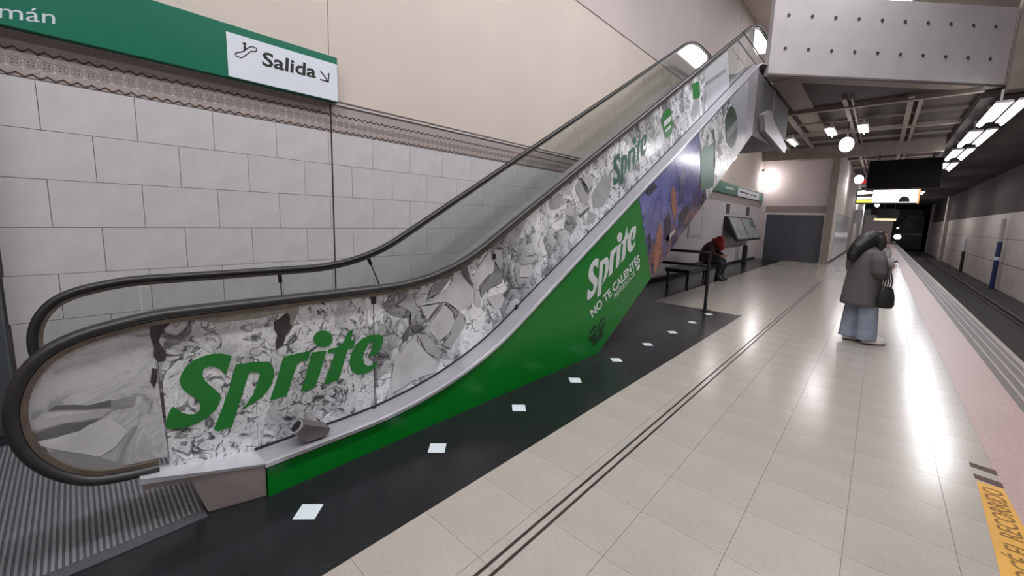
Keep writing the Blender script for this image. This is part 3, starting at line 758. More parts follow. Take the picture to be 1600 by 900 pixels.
# large ice cubes printed on the panel (facets as flat print)
def c6(x, y): return (600 + x/3.75, 380 + y/3.75)
facets = [
 (4, [(60,690),(190,530),(250,640),(330,700),(300,760),(200,790),(50,880),(35,830)]),
 (3, [(190,525),(245,530),(345,640),(325,680),(250,640),(200,590)]),
 (4, [(210,370),(330,350),(255,450),(225,400)]),
 (4, [(265,465),(350,345),(410,410),(415,455),(380,530),(320,580),(270,520)]),
 (2, [(260,455),(345,345),(365,345),(440,400),(415,455),(385,370),(350,360),(270,470)]),
 (3, [(420,400),(470,420),(480,470),(390,620),(340,600),(390,530)]),
 (4, [(215,365),(300,330),(385,250),(410,180),(460,190),(530,270),(530,340),(440,400),(365,345),(330,345)]),
 (2, [(250,330),(330,290),(380,220),(405,180),(340,210),(280,250)]),
 (4, [(515,210),(560,130),(620,40),(650,90),(640,170),(560,270),(545,280)]),
 (1, [(440,140),(480,120),(500,200),(525,250),(490,220)]),
 (1, [(110,530),(150,480),(155,400),(160,480),(140,560),(110,580)]),
 (1, [(160,500),(210,470),(220,490),(180,530)]),
 (3, [(80,360),(150,300),(170,310),(200,400),(160,480),(155,400)]),
 (4, [(800,130),(860,120),(855,200),(790,200)]),
 (3, [(640,30),(690,40),(700,100),(680,160),(640,90)]),
 (4, [(600,320),(690,290),(710,320),(690,380),(640,380)]),
 (2, [(560,250),(620,180),(700,170),(690,230),(610,270),(570,320)]),
]
for g_, pts in facets:
    par = ads[0] if sum(p[0] for p in pts)/len(pts) < 560 else ads[1]
    print_poly('ice_facet', [c6(*p) for p in pts], M['facet%d' % g_], par, off=0.001)
def outline(name, polys, parent, conv, X=XPR+0.0015, wd=0.0035, skip=3):
    mb = MB()
    for q_, pts in enumerate(polys):
        P3 = [at_x(*conv(*p), X) for p in pts]
        for k_ in range(len(P3)):
            if (k_*7 + q_*5) % skip == 0: continue
            a, b = P3[k_], P3[(k_+1) % len(P3)]; d = (b-a).normalized(); nn = Vector((0, -d.z, d.y)); w0 = wd*(0.5 + ((k_*13+q_*7) % 5)/4)
            mb.add([a + nn*w0*0.3, a - nn*w0*0.3, (a+b)/2 - nn*w0, b - nn*w0*0.3, b + nn*w0*0.3, (a+b)/2 + nn*w0], [(0,1,2,3,4,5)])
    me = bpy.data.meshes.new(name); me.from_pydata(mb.v, [], mb.f); me.materials.append(M['facet0']); return link(name, me, parent, kind='stuff')
outline('ice_outline', [p for g_, p in facets if sum(q[0] for q in p)/len(p) < 560], ads[0], c6)
outline('ice_outline', [p for g_, p in facets if sum(q[0] for q in p)/len(p) >= 560], ads[1], c6)
def c7(x, y): return (800 + x/4.5, 150 + y/4.5)
for g_, pts in [(3, [(260,740),(330,680),(360,720),(340,770),(300,800),(265,790)]), (4, [(365,650),(420,610),(430,640),(400,690),(370,690)]), (4, [(490,580),(540,540),(580,590),(540,660),(500,620)]),
                (3, [(560,690),(640,560),(700,560),(690,680),(640,780),(570,790)]), (1, [(470,580),(490,570),(545,670),(530,690)]), (4, [(600,460),(640,440),(650,480),(610,520)]), (1, [(470,840),(545,775),(545,790),(480,860)]),
                (3, [(440,640),(470,600),(530,700),(540,770),(480,740)]), (4, [(370,790),(420,770),(450,820),(420,850),(370,830)]), (3, [(520,900),(540,810),(590,830),(580,890)])]:
    print_poly('ice_facet', [c7(*p) for p in pts], M['facet%d' % g_], ads[2], off=0.001)
# newel film: pale clear wedge and long shadows in the print
def c8(x, y): return (x/4.5, 580 + y/4.5)
for g_, pts in [(4, [(135,330),(150,200),(185,110),(200,180),(205,280),(215,330)]), (1, [(400,240),(520,235),(620,240),(780,200),(780,250),(640,265),(450,270),(330,275)]), (2, [(790,205),(960,170),(940,240),(790,265)]),
                (1, [(170,455),(300,420),(450,370),(640,350),(720,320),(560,420),(400,460),(230,500)]), (4, [(230,500),(400,470),(640,370),(780,330),(900,420),(800,540),(700,600),(420,555),(260,520)]),
                (2, [(250,570),(420,560),(700,605),(860,650),(890,715),(560,740),(400,700),(280,620)]), (3, [(150,345),(480,305),(800,265),(700,330),(450,365),(200,430)])]:
    print_poly('ice_facet', [c8(*p) for p in pts], M['facet%d' % g_], np_ if max(p[0] for p in pts) < 900 else MBL, off=0.001)

# upper prints: round badge, bottle, printed line of words
def disc_print(name, px, py, w_, h_, mat, parent, X, off=0.002):
    c = at_x(px, py, X); l_ = at_x(px-w_/2, py, X); t_ = at_x(px, py-h_/2, X)
    return MB().prism([c + (l_-c)*math.cos(2*math.pi*k/28) + (t_-c)*math.sin(2*math.pi*k/28) for k in range(28)], (off,0,0)).build(name, mat, parent)
d1 = disc_print('round_badge', 1043, 193, 16, 46, M['green2'], ad_top, XPR)
print_poly('badge_stripe', [(1037,190),(1049,180),(1049,188),(1037,199)], M['white'], ad_top, XPR+0.002)
print_poly('badge_stripe', [(1039,204),(1048,195),(1048,199),(1040,207)], M['white'], ad_top, XPR+0.002)
print_poly('bottle_cap', [(1081,131),(1092,127),(1094,148),(1092,154),(1083,155)], M['green2'], ad_wh, XPR)
print_poly('bottle_neck', [(1084,155),(1092,153),(1094,176),(1080,190),(1080,178)], M['facet3'], ad_wh, XPR)
text_on('lettering', 'REFRESCATE AHORA', M['printgrey'], ad_wh, at_x(1103,136,XPR+.001), at_x(1135,114,XPR+.001), at_x(1102,129,XPR+.001)) if False else None
for k in range(9):     # an unreadable line of print: word blocks
    x = 1102 + k*3.6; y = 135 - k*2.55
    print_poly('print_mark', [(x, y), (x+2.6, y-1.9), (x+2.6, y-7.5), (x, y-5.6)], M['printgrey'], ad_wh, XPR)
disc_print('round_badge', 1143, 199, 20, 66, M['emblem'], skirt_wh, SX)
print_poly('badge_stripe', [(1135,206),(1151,187),(1151,199),(1136,219)], M['printgrey'], skirt_wh, SX+0.002)
print_poly('bottle_label', [(1094,236),(1115,222),(1117,262),(1114,292),(1096,298)], M['green3'], skirt_ice, SX)
print_poly('bottle_edge', [(1112,205),(1115,200),(1118,222),(1117,262),(1115,262),(1115,222)], M['emblem'], skirt_ice, SX)
# purple picture: generic shapes
for mat, pts in [('porange', [(1048,300),(1052,290),(1056,300),(1057,330),(1053,345),(1050,330)]), ('porange', [(1027,360),(1031,345),(1035,365),(1033,392),(1026,420),(1021,430),(1022,395)]),
                 ('pdark', [(1008,300),(1022,285),(1027,292),(1014,306)]), ('pdark', [(1037,345),(1046,330),(1049,352),(1044,380),(1038,372)]), ('pdark', [(1060,335),(1072,320),(1078,326),(1066,352),(1060,360)]),
                 ('pnavy', [(1062,276),(1070,262),(1072,290),(1068,315),(1062,320)]), ('facet3', [(1040,372),(1054,358),(1055,362),(1042,378)]), ('pdark', [(1011,372),(1016,362),(1018,385),(1014,392)])]:
    print_poly('picture_shape', pts, M[mat], skirt_pic, SX)

# ------------------------------------------------------------------ mezzanine, ceilings
mz = 5.06
D0 = Vector((-2.33, 11.12, 0)); D1 = Vector((1.78, 15.23, 0))
par = MB(); nrm = Vector((-1, 1, 0)).normalized()*0.14
par.prism([D0 + Vector((0,0,mz)), D1 + Vector((0,0,mz)), D1 + Vector((0,0,6.8)), D0 + Vector((0,0,6.8))], nrm)
wm = struct(par.build('wall_mezzanine', M['concrete']))
for zr, x0 in ((6.36, -2.09), (5.65, -2.09)):
    for k in range(10):
        c = Vector((x0 + k*0.392, 11.36 + k*0.392, zr)) + (D0 - Vector((-2.33,11.12,0))) - nrm.normalized()*0.005
        c = c - Vector((0,0,0))
        dn = -nrm.normalized(); uu = Vector((1,1,0)).normalized(); vv = Vector((0,0,1))
        base = D0 + uu*((c - D0).dot(uu)); base.z = zr
        r1 = [base + uu*0.035*math.cos(2*math.pi*i/10) + vv*0.035*math.sin(2*math.pi*i/10) for i in range(10)]
        r2 = [p + dn*0.015 for p in r1]
        MB().rings([r1, r2]).build('bolt_cap', M['pillardark'], wm)
ce = MB()
ce.prism([(-2.33, 11.12, mz), (1.78, 15.23, mz), (4.9, 15.23, mz), (4.9, 95, mz), (-4.6, 95, mz), (-4.6, 13.2, mz), (-2.42, 13.2, mz)], (0,0,0.04))
ceil = struct(ce.build('ceiling', M['ceil']))
zb_ = 4.93
for y in (14.95, 18.75, 22.45, 26.2, 30, 34, 38, 43, 48, 54, 60):
    MB().box(-4.45 if y < 22.5 else -1.6, 1.45, y-0.07, y+0.07, zb_, mz).build('beam', M['beam'], ceil)
for x, wd, y0 in ((-3.4, 0.05, 13.6), (-2.55, 0.05, 15.1), (-1.1, 0.05, 14.0), (-0.95, 0.02, 14.0), (0.2, 0.06, 14.6), (0.4, 0.04, 15.0)):
    MB().box(x-wd, x+wd, y0, 60 if x > -1.6 else 22.3, zb_+0.03, mz).build('beam', M['beam'], ceil)
for y in (16.85, 20.6, 24.3, 28.1):
    MB().box(-4.4 if y < 22 else -1.6, 1.4, y-0.03, y+0.03, zb_+0.05, mz).build('rib', M['beam'], ceil)
MB().box(-4.4, 1.4, 21.9, 22.3, 4.55, mz).build('beam', M['beam'], ceil)
# soffit borders: along the slanted edge and along the escalator side
MB().prism([D0 + Vector((0.0,0.02,mz-0.02)), D1 + Vector((-0.02,0,mz-0.02)), D1 + Vector((-0.45,0.05,mz-0.02)), D0 + Vector((0.0,0.5,mz-0.02))], (0,0,0.02)).build('soffit_border', M['beam'], ceil)
MB().box(-2.33, -1.83, 11.65, 18.7, mz-0.03, mz).build('soffit_border', M['beam'], ceil)
tv = struct(MB().box(1.45, 4.8, 15.3, 95, 4.85, mz-0.002).build('ceiling_track', M['concretedark']))
mezz = struct(MB().prism([(-2.35, 11.3, 5.1), (1.7, 15.35, 5.1), (4.9, 15.35, 5.1), (4.9, 30, 5.1), (-4.6, 30, 5.1), (-4.6, 13.2, 5.1), (-2.42, 13.2, 5.1)], (0,0,0.02)).build('floor_mezzanine', M['tile']))
hall = struct(MB().box(-4.8, 5.2, -7.3, 30, 9.4, 9.6).build('ceiling_hall', M['plaster2']))
wback = struct(MB().box(-4.8, 5.2, -7.3, -7.0, -1.6, 9.4).build('wall_back', M['plaster2']))
wmb = struct(MB().box(-4.45, 4.9, 29.8, 30, 5.12, 9.4).build('wall_mezzanine_back', M['plaster2']))
wr = struct(MB().box(4.6, 4.9, -7, 95, -1.2, 2.6).build('wall_right', M['trackwall']))
wr2 = struct(MB().box(4.58, 4.9, -7, 95, 2.6, 9.4).build('wall_right_upper', M['concretedark']))
for y in (56, 72):
    MB().box(4.35, 4.6, y-0.5, y+0.5, -1.2, 4.9).build('pilaster', M['trackwall'], wr)
for z in (0.1, 1.3):
    MB().box(4.592, 4.6, -7, 95, z, z+0.02).build('panel_joint', M['concretedark'], wr)
# column carrying the slanted edge at the track side
colr = struct(MB().box(1.80, 2.15, 14.9, 15.3, 4.9, 9.4).build('trim_2', M['beam']), 'concrete upright at the right end of the slanted parapet')  # darker than the parapet: shade at its right end put into the colour
# bracket under the escalator head
brk = MB().prism([(-2.41, 10.52, 3.62), (-2.41, 14.06, 3.78), (-2.41, 14.6, 4.3), (-2.41, 14.6, 5.04), (-2.41, 10.52, 5.04)], (-1.72,0,0)).build('support_beam', M['supportgrey'], bevel=0.02)
MB().prism([at_x(x, y, -2.41) for x, y in ((1185,180),(1196,173),(1201,190),(1222,231),(1218,240),(1187,206))], (0.12,0,0)).build('bracket', M['steel'], brk)
tag(brk, 'dark grey steel support under the escalator head below the slanted parapet', 'support')

# end wall with grey double doors
we = struct(MB().box(-4.45, -4.19, 22.6, 22.8, 0, 5.06).box(-1.86, -1.6, 22.6, 22.8, 0, 5.06).box(-4.19, -1.86, 22.6, 22.8, 2.2, 5.06).build('wall_end', M['plaster2']))
dr = struct(thing('door_1', 'wide dark grey double doors at the end of the wall', 'door', (-3.0, 22.6, 0)))
del dr['category']
for a, b in ((-4.14, -3.0), (-2.99, -1.92)):
    l_ = MB().box(a, b, 22.62, 22.66, 0.02, 2.14).build('door_leaf', M['greydoor'], dr)
    for z in (1.35, 0.4):
        MB().box(a+0.75, a+0.9, 22.6, 22.62, z, z+0.05).build('door_handle', M['steeldark'], l_)
MB().box(-4.19, -4.14, 22.57, 22.66, 0, 2.2).box(-1.92, -1.86, 22.57, 22.66, 0, 2.2).box(-4.14, -1.92, 22.57, 22.66, 2.14, 2.2).build('door_frame', M['doorframe'], dr)
MB().box(-4.2, -1.85, 22.585, 22.6, 2.25, 2.55).build('lintel_band', M['friezemid'], we)
tc_ = struct(MB().box(-1.86, -1.60, 22.3, 22.6, 0, 4.75).build('trim_3', M['beam']), 'brown corner post beside the grey doors')
ws = struct(MB().box(-1.86, -1.6, 22.8, 60, 0, 5.06).build('wall_side_far', M['trackwall']))
MB().box(-1.6, -1.585, 24, 34, 0.15, 2.3).build('wall_panel', M['printwhite2'], ws)
MB().box(-1.6, -1.59, 22.8, 60, 0, 0.1).build('baseboard', M['black'], ws)
wpe = struct(MB().box(-1.6, 0.95, 66, 66.2, 0, 3.3).build('wall_platform_end', M['plaster2']))
wend = struct(MB().box(-1.6, 4.9, 90, 90.3, -1.2, 5.06).build('wall_far', M['trackwall']))

# ------------------------------------------------------------------ lamps
def area(name, loc, sx, sy, power, rot=(0,0,0), col=(0.965, 0.98, 1.0)):
    L = bpy.data.lights.new(name, 'AREA'); L.shape = 'RECTANGLE'; L.size = sx; L.size_y = sy; L.energy = power; L.color = col
    o = bpy.data.objects.new(name, L); COL.objects.link(o); o.location = loc; o.rotation_euler = rot; return o
def luminaire(name, label, cat, group, x, y, z, length, power, tubes=2, along='y', emit='tube'):
    t = thing(name, label, cat, (x, y, z), group)
    h = length/2
    def bx(dx0, dx1, dy0, dy1, z0, z1):
        return MB().box(x+dx0, x+dx1, y+dy0, y+dy1, z+z0, z+z1) if along == 'y' else MB().box(x+dy0, x+dy1, y+dx0, y+dx1, z+z0, z+z1)
    bx(-0.13, 0.13, -h, h, 0.03, 0.09).build('housing', M['housing'], t, bevel=0.01)
    for k in range(tubes):
        d = -0.07 + 0.14*k if tubes > 1 else 0
        p0, p1 = ((x+d, y-h+0.03, z), (x+d, y+h-0.03, z)) if along == 'y' else ((x-h+0.03, y+d, z), (x+h-0.03, y+d, z))
        MB().tube([p0, p1], 0.02, 8).build('tube', M[emit], t)
    if power:
        a = area(name + '_light', (x, y, z-0.035), 0.22 if along == 'y' else length, length if along == 'y' else 0.22, power)
        a.parent = t; a.matrix_parent_inverse = root_inv(t)
    return t
place = ['nearest the back wall', 'second from the back wall', 'third from the back wall', 'nearest the slanted parapet']
for i, y in enumerate((-4.5, -0.5, 3.5, 7.0)):  # lamps added out of view to brighten the near floor and wall
    for j, x in enumerate((-1.3, 2.8)):
        lm = luminaire('hall_fill_luminaire', 'added twin tube fill luminaire hung under the hall ceiling, %s, %s row' % (place[i], ('platform side', 'track side')[j]), 'ceiling light', 'added hall luminaires', x, y, 6.7, 2.4, HALL_FILL * (1.0, 0.3)[j])
        for yy in (y-0.9, y+0.9): MB().box(x-0.012, x+0.012, yy-0.012, yy+0.012, 6.78, 9.4).build('hanger', M['housing'], lm)
for i, y in enumerate((-3.0, 2.0, 7.0, 11.0)):  # lamps added out of view to brighten the upper wall and parapet
    luminaire('high_fill_luminaire', 'added twin tube fill luminaire fixed to the high hall ceiling, %s' % place[i], 'ceiling light', 'added high hall luminaires', -0.6, y, 9.28, 2.4, HIGH_FILL)
mzl = thing('luminous_panel', 'wide luminous ceiling panel over the mezzanine', 'ceiling light', (-1.6, 16, 9.3))
MB().box(-2.5, 0.0, 16.4, 21.8, 9.33, 9.4).build('panel_frame', M['housing'], mzl); MB().box(-2.4, -0.1, 16.5, 21.7, 9.31, 9.33).build('diffuser', M['panelglow'], mzl)
a = area('mezzanine_light', (-1.25, 19.1, 9.28), 2.1, 4.8, MEZZ_LAMP); a.parent = mzl; a.matrix_parent_inverse = root_inv(mzl)
names = ['nearest', 'second', 'third', 'fourth', 'added fifth', 'added sixth', 'added farthest']
for i, y in enumerate((15.4, 19.0, 22.6, 26.6, 34.0, 44.0, 56.0)):  # the last three are added to brighten the far track and train
    t = luminaire('track_luminaire', 'twin tube luminaire along the platform edge, %s of the row' % names[i], 'ceiling light', 'platform edge luminaires', 1.72, y, 4.45, 2.3, 70 if i < 4 else 110, 0)
    MB().tube([(1.62, y-1.1, 4.43), (1.62, y+1.1, 4.43)], 0.06, 8).build('tube', M['tube'], t)
    MB().tube([(2.02, y-1.3, 4.43), (2.02, y+1.3, 4.43)], 0.03, 8).build('tube', M['tube'], t)
    MB().box(1.9, 2.1, y-1.3, y+1.3, 4.47, 4.52).build('housing', M['housing'], t)
    for yy in (y-0.8, y+0.8): MB().box(1.68, 1.72, yy-0.02, yy+0.02, 4.52, 4.85).box(1.68, 2.0, yy-0.02, yy+0.02, 4.52, 4.55).build('hanger', M['housing'], t)
for i, (x, y, al) in enumerate(((-2.75, 18.0, 'y'), (-1.55, 16.7, 'y'), (-0.75, 16.7, 'y'))):
    luminaire('coffer_tube', ('single tube lamp in the coffer nearest the tiled wall', 'single tube lamp left of the bright globe', 'single tube lamp right of the bright globe')[i], 'ceiling light', 'coffer tube lamps', x, y, 4.62, 1.4, 0, 1, al)
    MB().box(x-0.02, x+0.02, y-0.02, y+0.02, 4.7, 4.94).build('hanger', M['housing'], bpy.data.objects['coffer_tube' + ('' if i == 0 else '.%03d' % i)])
def globe(label, x, y, z, power, r=0.19, arm=None):
    t = thing('globe_lamp', label, 'lamp', (x, y, z), 'globe lamps')
    MB().ell((x, y, z), r, r, r*1.2).build('globe', M['globe'], t, smooth='all')
    if arm == 'wall': MB().box(x-0.265, x-0.1, y-0.04, y+0.04, z+0.12, z+0.2).build('bracket', M['blackmetal'], t)
    else: MB().tube([(x, y, z+r), (x, y, 5.058)], 0.02, 6).build('stem', M['blackmetal'], t)
    L = bpy.data.lights.new('globe_light', 'POINT'); L.energy = power; L.shadow_soft_size = r+0.03; L.color = (1.0, 0.96, 0.97)
    o = bpy.data.objects.new('globe_light', L); COL.objects.link(o); o.location = (x, y, z-0.35); o.parent = t; o.matrix_parent_inverse = root_inv(t)
globe('bright globe lamp on the wall in the corner by the grey doors', -4.18, 22.15, 4.02, 32, arm='wall')
globe('bright globe lamp on the tiled wall behind the escalator skirt', -4.18, 15.8, 4.02, 7, arm='wall')
globe('bright globe lamp hanging under the platform ceiling', -1.12, 16.9, 4.25, 35)
globe('added globe lamp hanging beside the small white board far along the platform', -1.0, 42.0, 4.15, 120)  # added lamp that brightens the dark far platform
globe('added globe lamp hanging at the far end of the platform', -0.6, 58.0, 4.15, 200)  # added lamp that brightens the wall at the platform end
globe('globe lamp hanging farther along the platform, behind the black screen', -1.15, 28.0, 4.15, 35)

# ------------------------------------------------------------------ platform things
def hanger(mb, x, y, z0): mb.box(x-0.02, x+0.02, y-0.02, y+0.02, z0, 5.06)
t = thing('hanging_screen', 'large black screen box hanging over the platform edge', 'screen', (0.46, 25, 3.44))
MB().box(-0.73, 1.62, 24.9, 25.2, 3.46, 4.68).build('screen_case', M['matt'], t, bevel=0.02)
mb = MB(); hanger(mb, -0.4, 25.05, 4.68); hanger(mb, 1.3, 25.05, 4.68); mb.build('hanger', M['blackmetal'], t)
M['lit1'] = P('lit white', (1,1,1,1), 0.5, emit=(1.0,0.93,0.86,1), estr=2.2)
M['lit2'] = P('lit yellow', (1,1,0.2,1), 0.5, emit=(0.75,0.8,0.05,1), estr=1.0)
M['lit3'] = P('lit orange', (1,0.6,0.3,1), 0.5, emit=(0.8,0.3,0.08,1), estr=0.8)
M['red'] = P('exit red', rgb(190,30,40), 0.5, emit=(0.6,0.02,0.03,1), estr=0.8)
t = thing('lit_advertisement', 'bright backlit advertisement panel hanging below the black screen', 'sign', (0.03, 30, 3.0))
MB().box(-1.26, 1.3, 30.0, 30.25, 2.98, 3.78).build('case', M['black'], t)
MB().box(-0.55, 1.22, 29.98, 30.0, 3.05, 3.72).build('lit_face', M['lit1'], t)
MB().box(-1.2, -0.56, 29.98, 30.0, 3.05, 3.2).build('lit_stripe', M['lit2'], t); MB().box(-1.2, -0.56, 29.98, 30.0, 3.24, 3.36).build('lit_stripe', M['lit1'], t)
MB().prism([(-1.2,29.98,3.5),(-0.56,29.98,3.55),(-0.56,29.98,3.62),(-0.95,29.98,3.72),(-1.2,29.98,3.7)], (0,0.02,0)).build('lit_stripe', M['lit1'], t)
MB().box(1.22, 1.29, 29.98, 30.0, 3.0, 3.76).build('lit_edge', M['lit3'], t)
MB().prism([(0.5,29.965,3.08),(0.95,29.965,3.08),(0.9,29.965,3.3),(0.7,29.965,3.4),(0.55,29.965,3.3)], (0,0.015,0)).build('picture_shape', M['black'], t)
mb = MB(); hanger(mb, -0.9, 30.1, 3.78); hanger(mb, 0.9, 30.1, 3.78); mb.build('hanger', M['blackmetal'], t)
t = thing('platform_indicator', 'small dark hanging sign with a pale yellow lower band', 'sign', (0.2, 35, 2.1))
MB().box(-0.30, 0.72, 35, 35.2, 2.30, 2.86).build('case', M['black'], t, bevel=0.02); MB().box(-0.42, 0.62, 34.97, 35.2, 2.16, 2.29).build('lit_band', P('lit pale', (1,0.9,0.6,1), 0.5, emit=(0.8,0.68,0.38,1), estr=0.9), t)
mb = MB(); hanger(mb, 0.0, 35.1, 2.86); hanger(mb, 0.5, 35.1, 2.86); mb.build('hanger', M['blackmetal'], t)
t = thing('exit_sign', 'small glowing red sign left of the black screen', 'sign', (-1.2, 33, 4.2)); q = at_y(1349, 284, 33)
MB().box(q.x-0.18, q.x+0.18, 33, 33.08, q.z-0.12, q.z+0.12).build('lit_face', M['red'], t); MB().tube([(q.x, 33.04, q.z+0.12), (q.x, 33.04, 5.06)], 0.015, 6).build('stem', M['blackmetal'], t)
q = at_y(1334, 338, 40)
o = MB().box(q.x-0.55, q.x+0.5, 40, 40.1, q.z-0.55, q.z+0.5).build('hanging_board', M['signwhite']); tag(o, 'small white board hanging far along the platform', 'board')
mb = MB().tube([(q.x, 40.05, q.z+0.5), (q.x, 40.05, 5.06)], 0.02, 6).build('stem', M['blackmetal'], o)
# train
tr = thing('train', 'dark train front with one bright headlight arriving on the track', 'train', (2.7, 75, -1.1))
body = [(1.28,-0.9),(4.1,-0.9),(4.1,3.2),(3.9,3.55),(3.2,3.68),(2.5,3.45),(1.9,2.75),(1.5,1.9),(1.28,1.0)]
MB().prism([(x, 75, z) for x, z in body], (0, 14, 0)).build('body', P('train dark', rgb(26,25,28), 0.35), tr, bevel=0.05)
MB().box(1.5, 4.0, 74.93, 74.99, 1.02, 1.12).build('silver_band', M['steel'], tr)
MB().prism([(1.9,74.97,1.5),(3.9,74.97,1.5),(3.85,74.97,2.9),(2.7,74.97,2.9),(2.2,74.97,2.3)], (0,0.02,0)).build('windscreen', P('windscreen', rgb(10,10,14), 0.12), tr)
hl = MB(); hl.rings([[(1.72+0.36*math.cos(k*math.pi/8), 74.90, 0.66+0.3*math.sin(k*math.pi/8)) for k in range(16)], [(1.72+0.36*math.cos(k*math.pi/8), 74.99, 0.66+0.3*math.sin(k*math.pi/8)) for k in range(16)]])
hl.build('headlight', M['globe'], tr)
MB().box(1.5, 1.75, 74.9, 74.99, 1.75, 1.9).build('marker_lamp', M['lit1'], tr)
MB().box(1.35, 4.0, 74.8, 75, -0.95, -0.7).build('bumper', M['blackmetal'], tr)
for x in (2.05, 3.5): MB().tube([(x-0.07, 76.5, -0.62), (x+0.07, 76.5, -0.62)], 0.42, 16).build('wheel', M['blackmetal'], tr)
# posts by the far wall
for i, (px, pyb, pyt, Y_) in enumerate(((1553, 437, 366, 31.6), (1502, 420, 382, 44))):
    b = at_x(px, pyb, 4.45); tz = at_x(px+10, pyt, 4.45).z
    t = thing('signal_post', ('dark blue post with a white band against the track wall', 'thin white topped post farther along the track wall')[i], 'post', (4.4, b.y, -1.2), 'track side posts')
    x, y = 4.42, b.y
    MB().tube([(x, y, -1.2), (x, y, 0.25)], 0.09, 8).build('post_shaft', M['blue'] if i == 0 else M['concretedark'], t)
    MB().tube([(x, y, 0.25), (x, y, 0.42)], 0.1, 8).build('white_band', M['signwhite'], t)
    MB().tube([(x, y, 0.42), (x, y, 1.15)], 0.09, 8).build('post_head', M['blue'] if i == 0 else M['signwhite'], t)
    if i == 0: MB().tube([(x, y, 1.15), (x, y, 2.3)], 0.075, 8).build('post_top', M['trackwall'], t)
# floor stickers
st = thing('floor_sticker', 'yellow floor sticker with lettering beside the platform edge', 'sticker', (0.66, 3.2, 0))
base_ = MB().prism([(0.638,3.83,0.0005),(0.57,2.2,0.0005),(0.79,2.2,0.0005),(0.75,3.83,0.0005)], (0,0,0.0015)).build('film', M['yellow'], st)
text_on('lettering', 'CONOCÉ EL RECORRIDO', M['stickertext'], base_, (0.735, 2.62, 0.003), (0.735, 3.78, 0.003), (0.645, 2.62, 0.003), bold=0.01)
MB().box(0.745, 0.80, 3.02, 3.22, 0.002, 0.0035).build('blue_mark', M['blue'], base_)
for i, y in enumerate((3.87, 4.05)):
    o = MB().prism([(0.635, y, 0.0004), (0.755, y-0.03, 0.0004), (0.755, y+0.05, 0.0004), (0.635, y+0.07, 0.0004)], (0,0,0.0015)).build('floor_mark', M['brownmark'])
    tag(o, ('brown floor stripe touching the yellow sticker', 'brown floor stripe one step beyond the yellow sticker')[i], 'floor mark', 'brown floor stripes')
# railing under the escalator
rl = thing('railing', 'black tube railing with two rails closing the space under the escalator', 'railing', (-2.27, 7.88, 0))
MB().tube([(-2.27, 7.88, 0), (-2.27, 7.88, 1.08)], 0.028, 10).build('post', M['blackmetal'], rl)
MB().tube([(-2.27, 7.88, 0), (-2.27, 7.88, 0.015)], 0.07, 12).build('base_plate', M['blackmetal'], rl)
for z in (1.08, 0.83): MB().tube([(-2.27, 7.88, z), (-3.1, 7.88, z-0.005), (-4.3, 7.88, z)], 0.028, 10).build('rail', M['blackmetal'], rl)
MB().tube([(-4.3, 7.88, 0), (-4.3, 7.88, 1.1)], 0.028, 10).build('post', M['blackmetal'], rl)
# bench
bn = thing('bench', 'long black metal bench against the tiled wall behind the railing', 'bench', (-3.7, 11.6, 0))
for k in range(3):
    MB().box(-4.0+k*0.21, -3.82+k*0.21, 10.2, 13.4, 0.43, 0.46).build('seat_slat', M['blackmetal'], bn, bevel=0.005)
MB().box(-4.0, -3.4, 10.25, 10.31, 0.36, 0.43).box(-4.0, -3.4, 13.29, 13.35, 0.36, 0.43).box(-4.0,-3.96,10.25,13.35,0.36,0.43).box(-3.44,-3.40,10.25,13.35,0.36,0.43).build('seat_frame', M['blackmetal'], bn)
for y in (10.35, 11.8, 13.25):
    for x in (-3.95, -3.45): MB().box(x-0.025, x+0.025, y-0.025, y+0.025, 0, 0.40).build('leg', M['blackmetal'], bn)
# display case on the wall
dc = thing('display_case', 'tilted dark framed display case on the wall above the seated person', 'display case', (XW, 19.3, 1.0))
MB().prism([(XW, 16.7, 1.92), (XW+0.12, 16.7, 1.92), (XW+0.55, 16.7, 1.02), (XW+0.5, 16.7, 0.98), (XW, 16.7, 1.5)], (0, 3.9, 0)).build('case', M['black'], dc, bevel=0.01)
def slope(y0, y1, s0, s1, d=0.006):
    a = Vector((XW+0.12, 0, 1.92)); b = Vector((XW+0.55, 0, 1.02)); nn = Vector((0.9, 0, 0.43)).normalized()*d
    p = lambda s, y: a + (b-a)*s + Vector((0, y, 0)) + nn
    return [p(s0,y0), p(s1,y0), p(s1,y1), p(s0,y1)]
for a, b in ((16.85, 18.5), (18.62, 20.5)):
    MB().prism(slope(a, b, 0.06, 0.94), (0.004,0,0.002)).build('glazed_sheet', P('sheet', rgb(150,158,156), 0.25, var=0.25, vscale=2), dc)
mbx = MB(); mbx.disc(Vector((XW+0.25, 20.1, 1.68)), (0,0.4,0), (-0.09,0,0.19), 18); mbx.build('printed_spot', P('spot', rgb(78,104,100), 0.3), dc)
for v in mbx.v: pass
o = MB().box(XW, XW+0.03, 12.95, 14.2, 1.15, 2.15).build('wall_poster', M['printwhite2'], bevel=0.004); tag(o, 'pale framed poster on the tiled wall beside the escalator truss', 'poster')
MB().box(XW+0.03, XW+0.034, 13.05, 14.1, 1.25, 2.05).build('poster_sheet', M['walltile'], o)
bo = thing('bollard', 'short black rounded bollard at the wall past the bench', 'bollard', (-3.9, 17.4, 0))
q = at_z(1162, 411, 0.0)
MB().tube([(q.x, q.y, 0), (q.x, q.y, 0.03)], 0.14, 12).build('base', M['black'], bo); MB().tube([(q.x, q.y, 0.03), (q.x, q.y, 0.66), (q.x, q.y, 0.74), (q.x, q.y, 0.78)], [0.1, 0.1, 0.08, 0.03], 12).build('shaft', M['black'], bo)

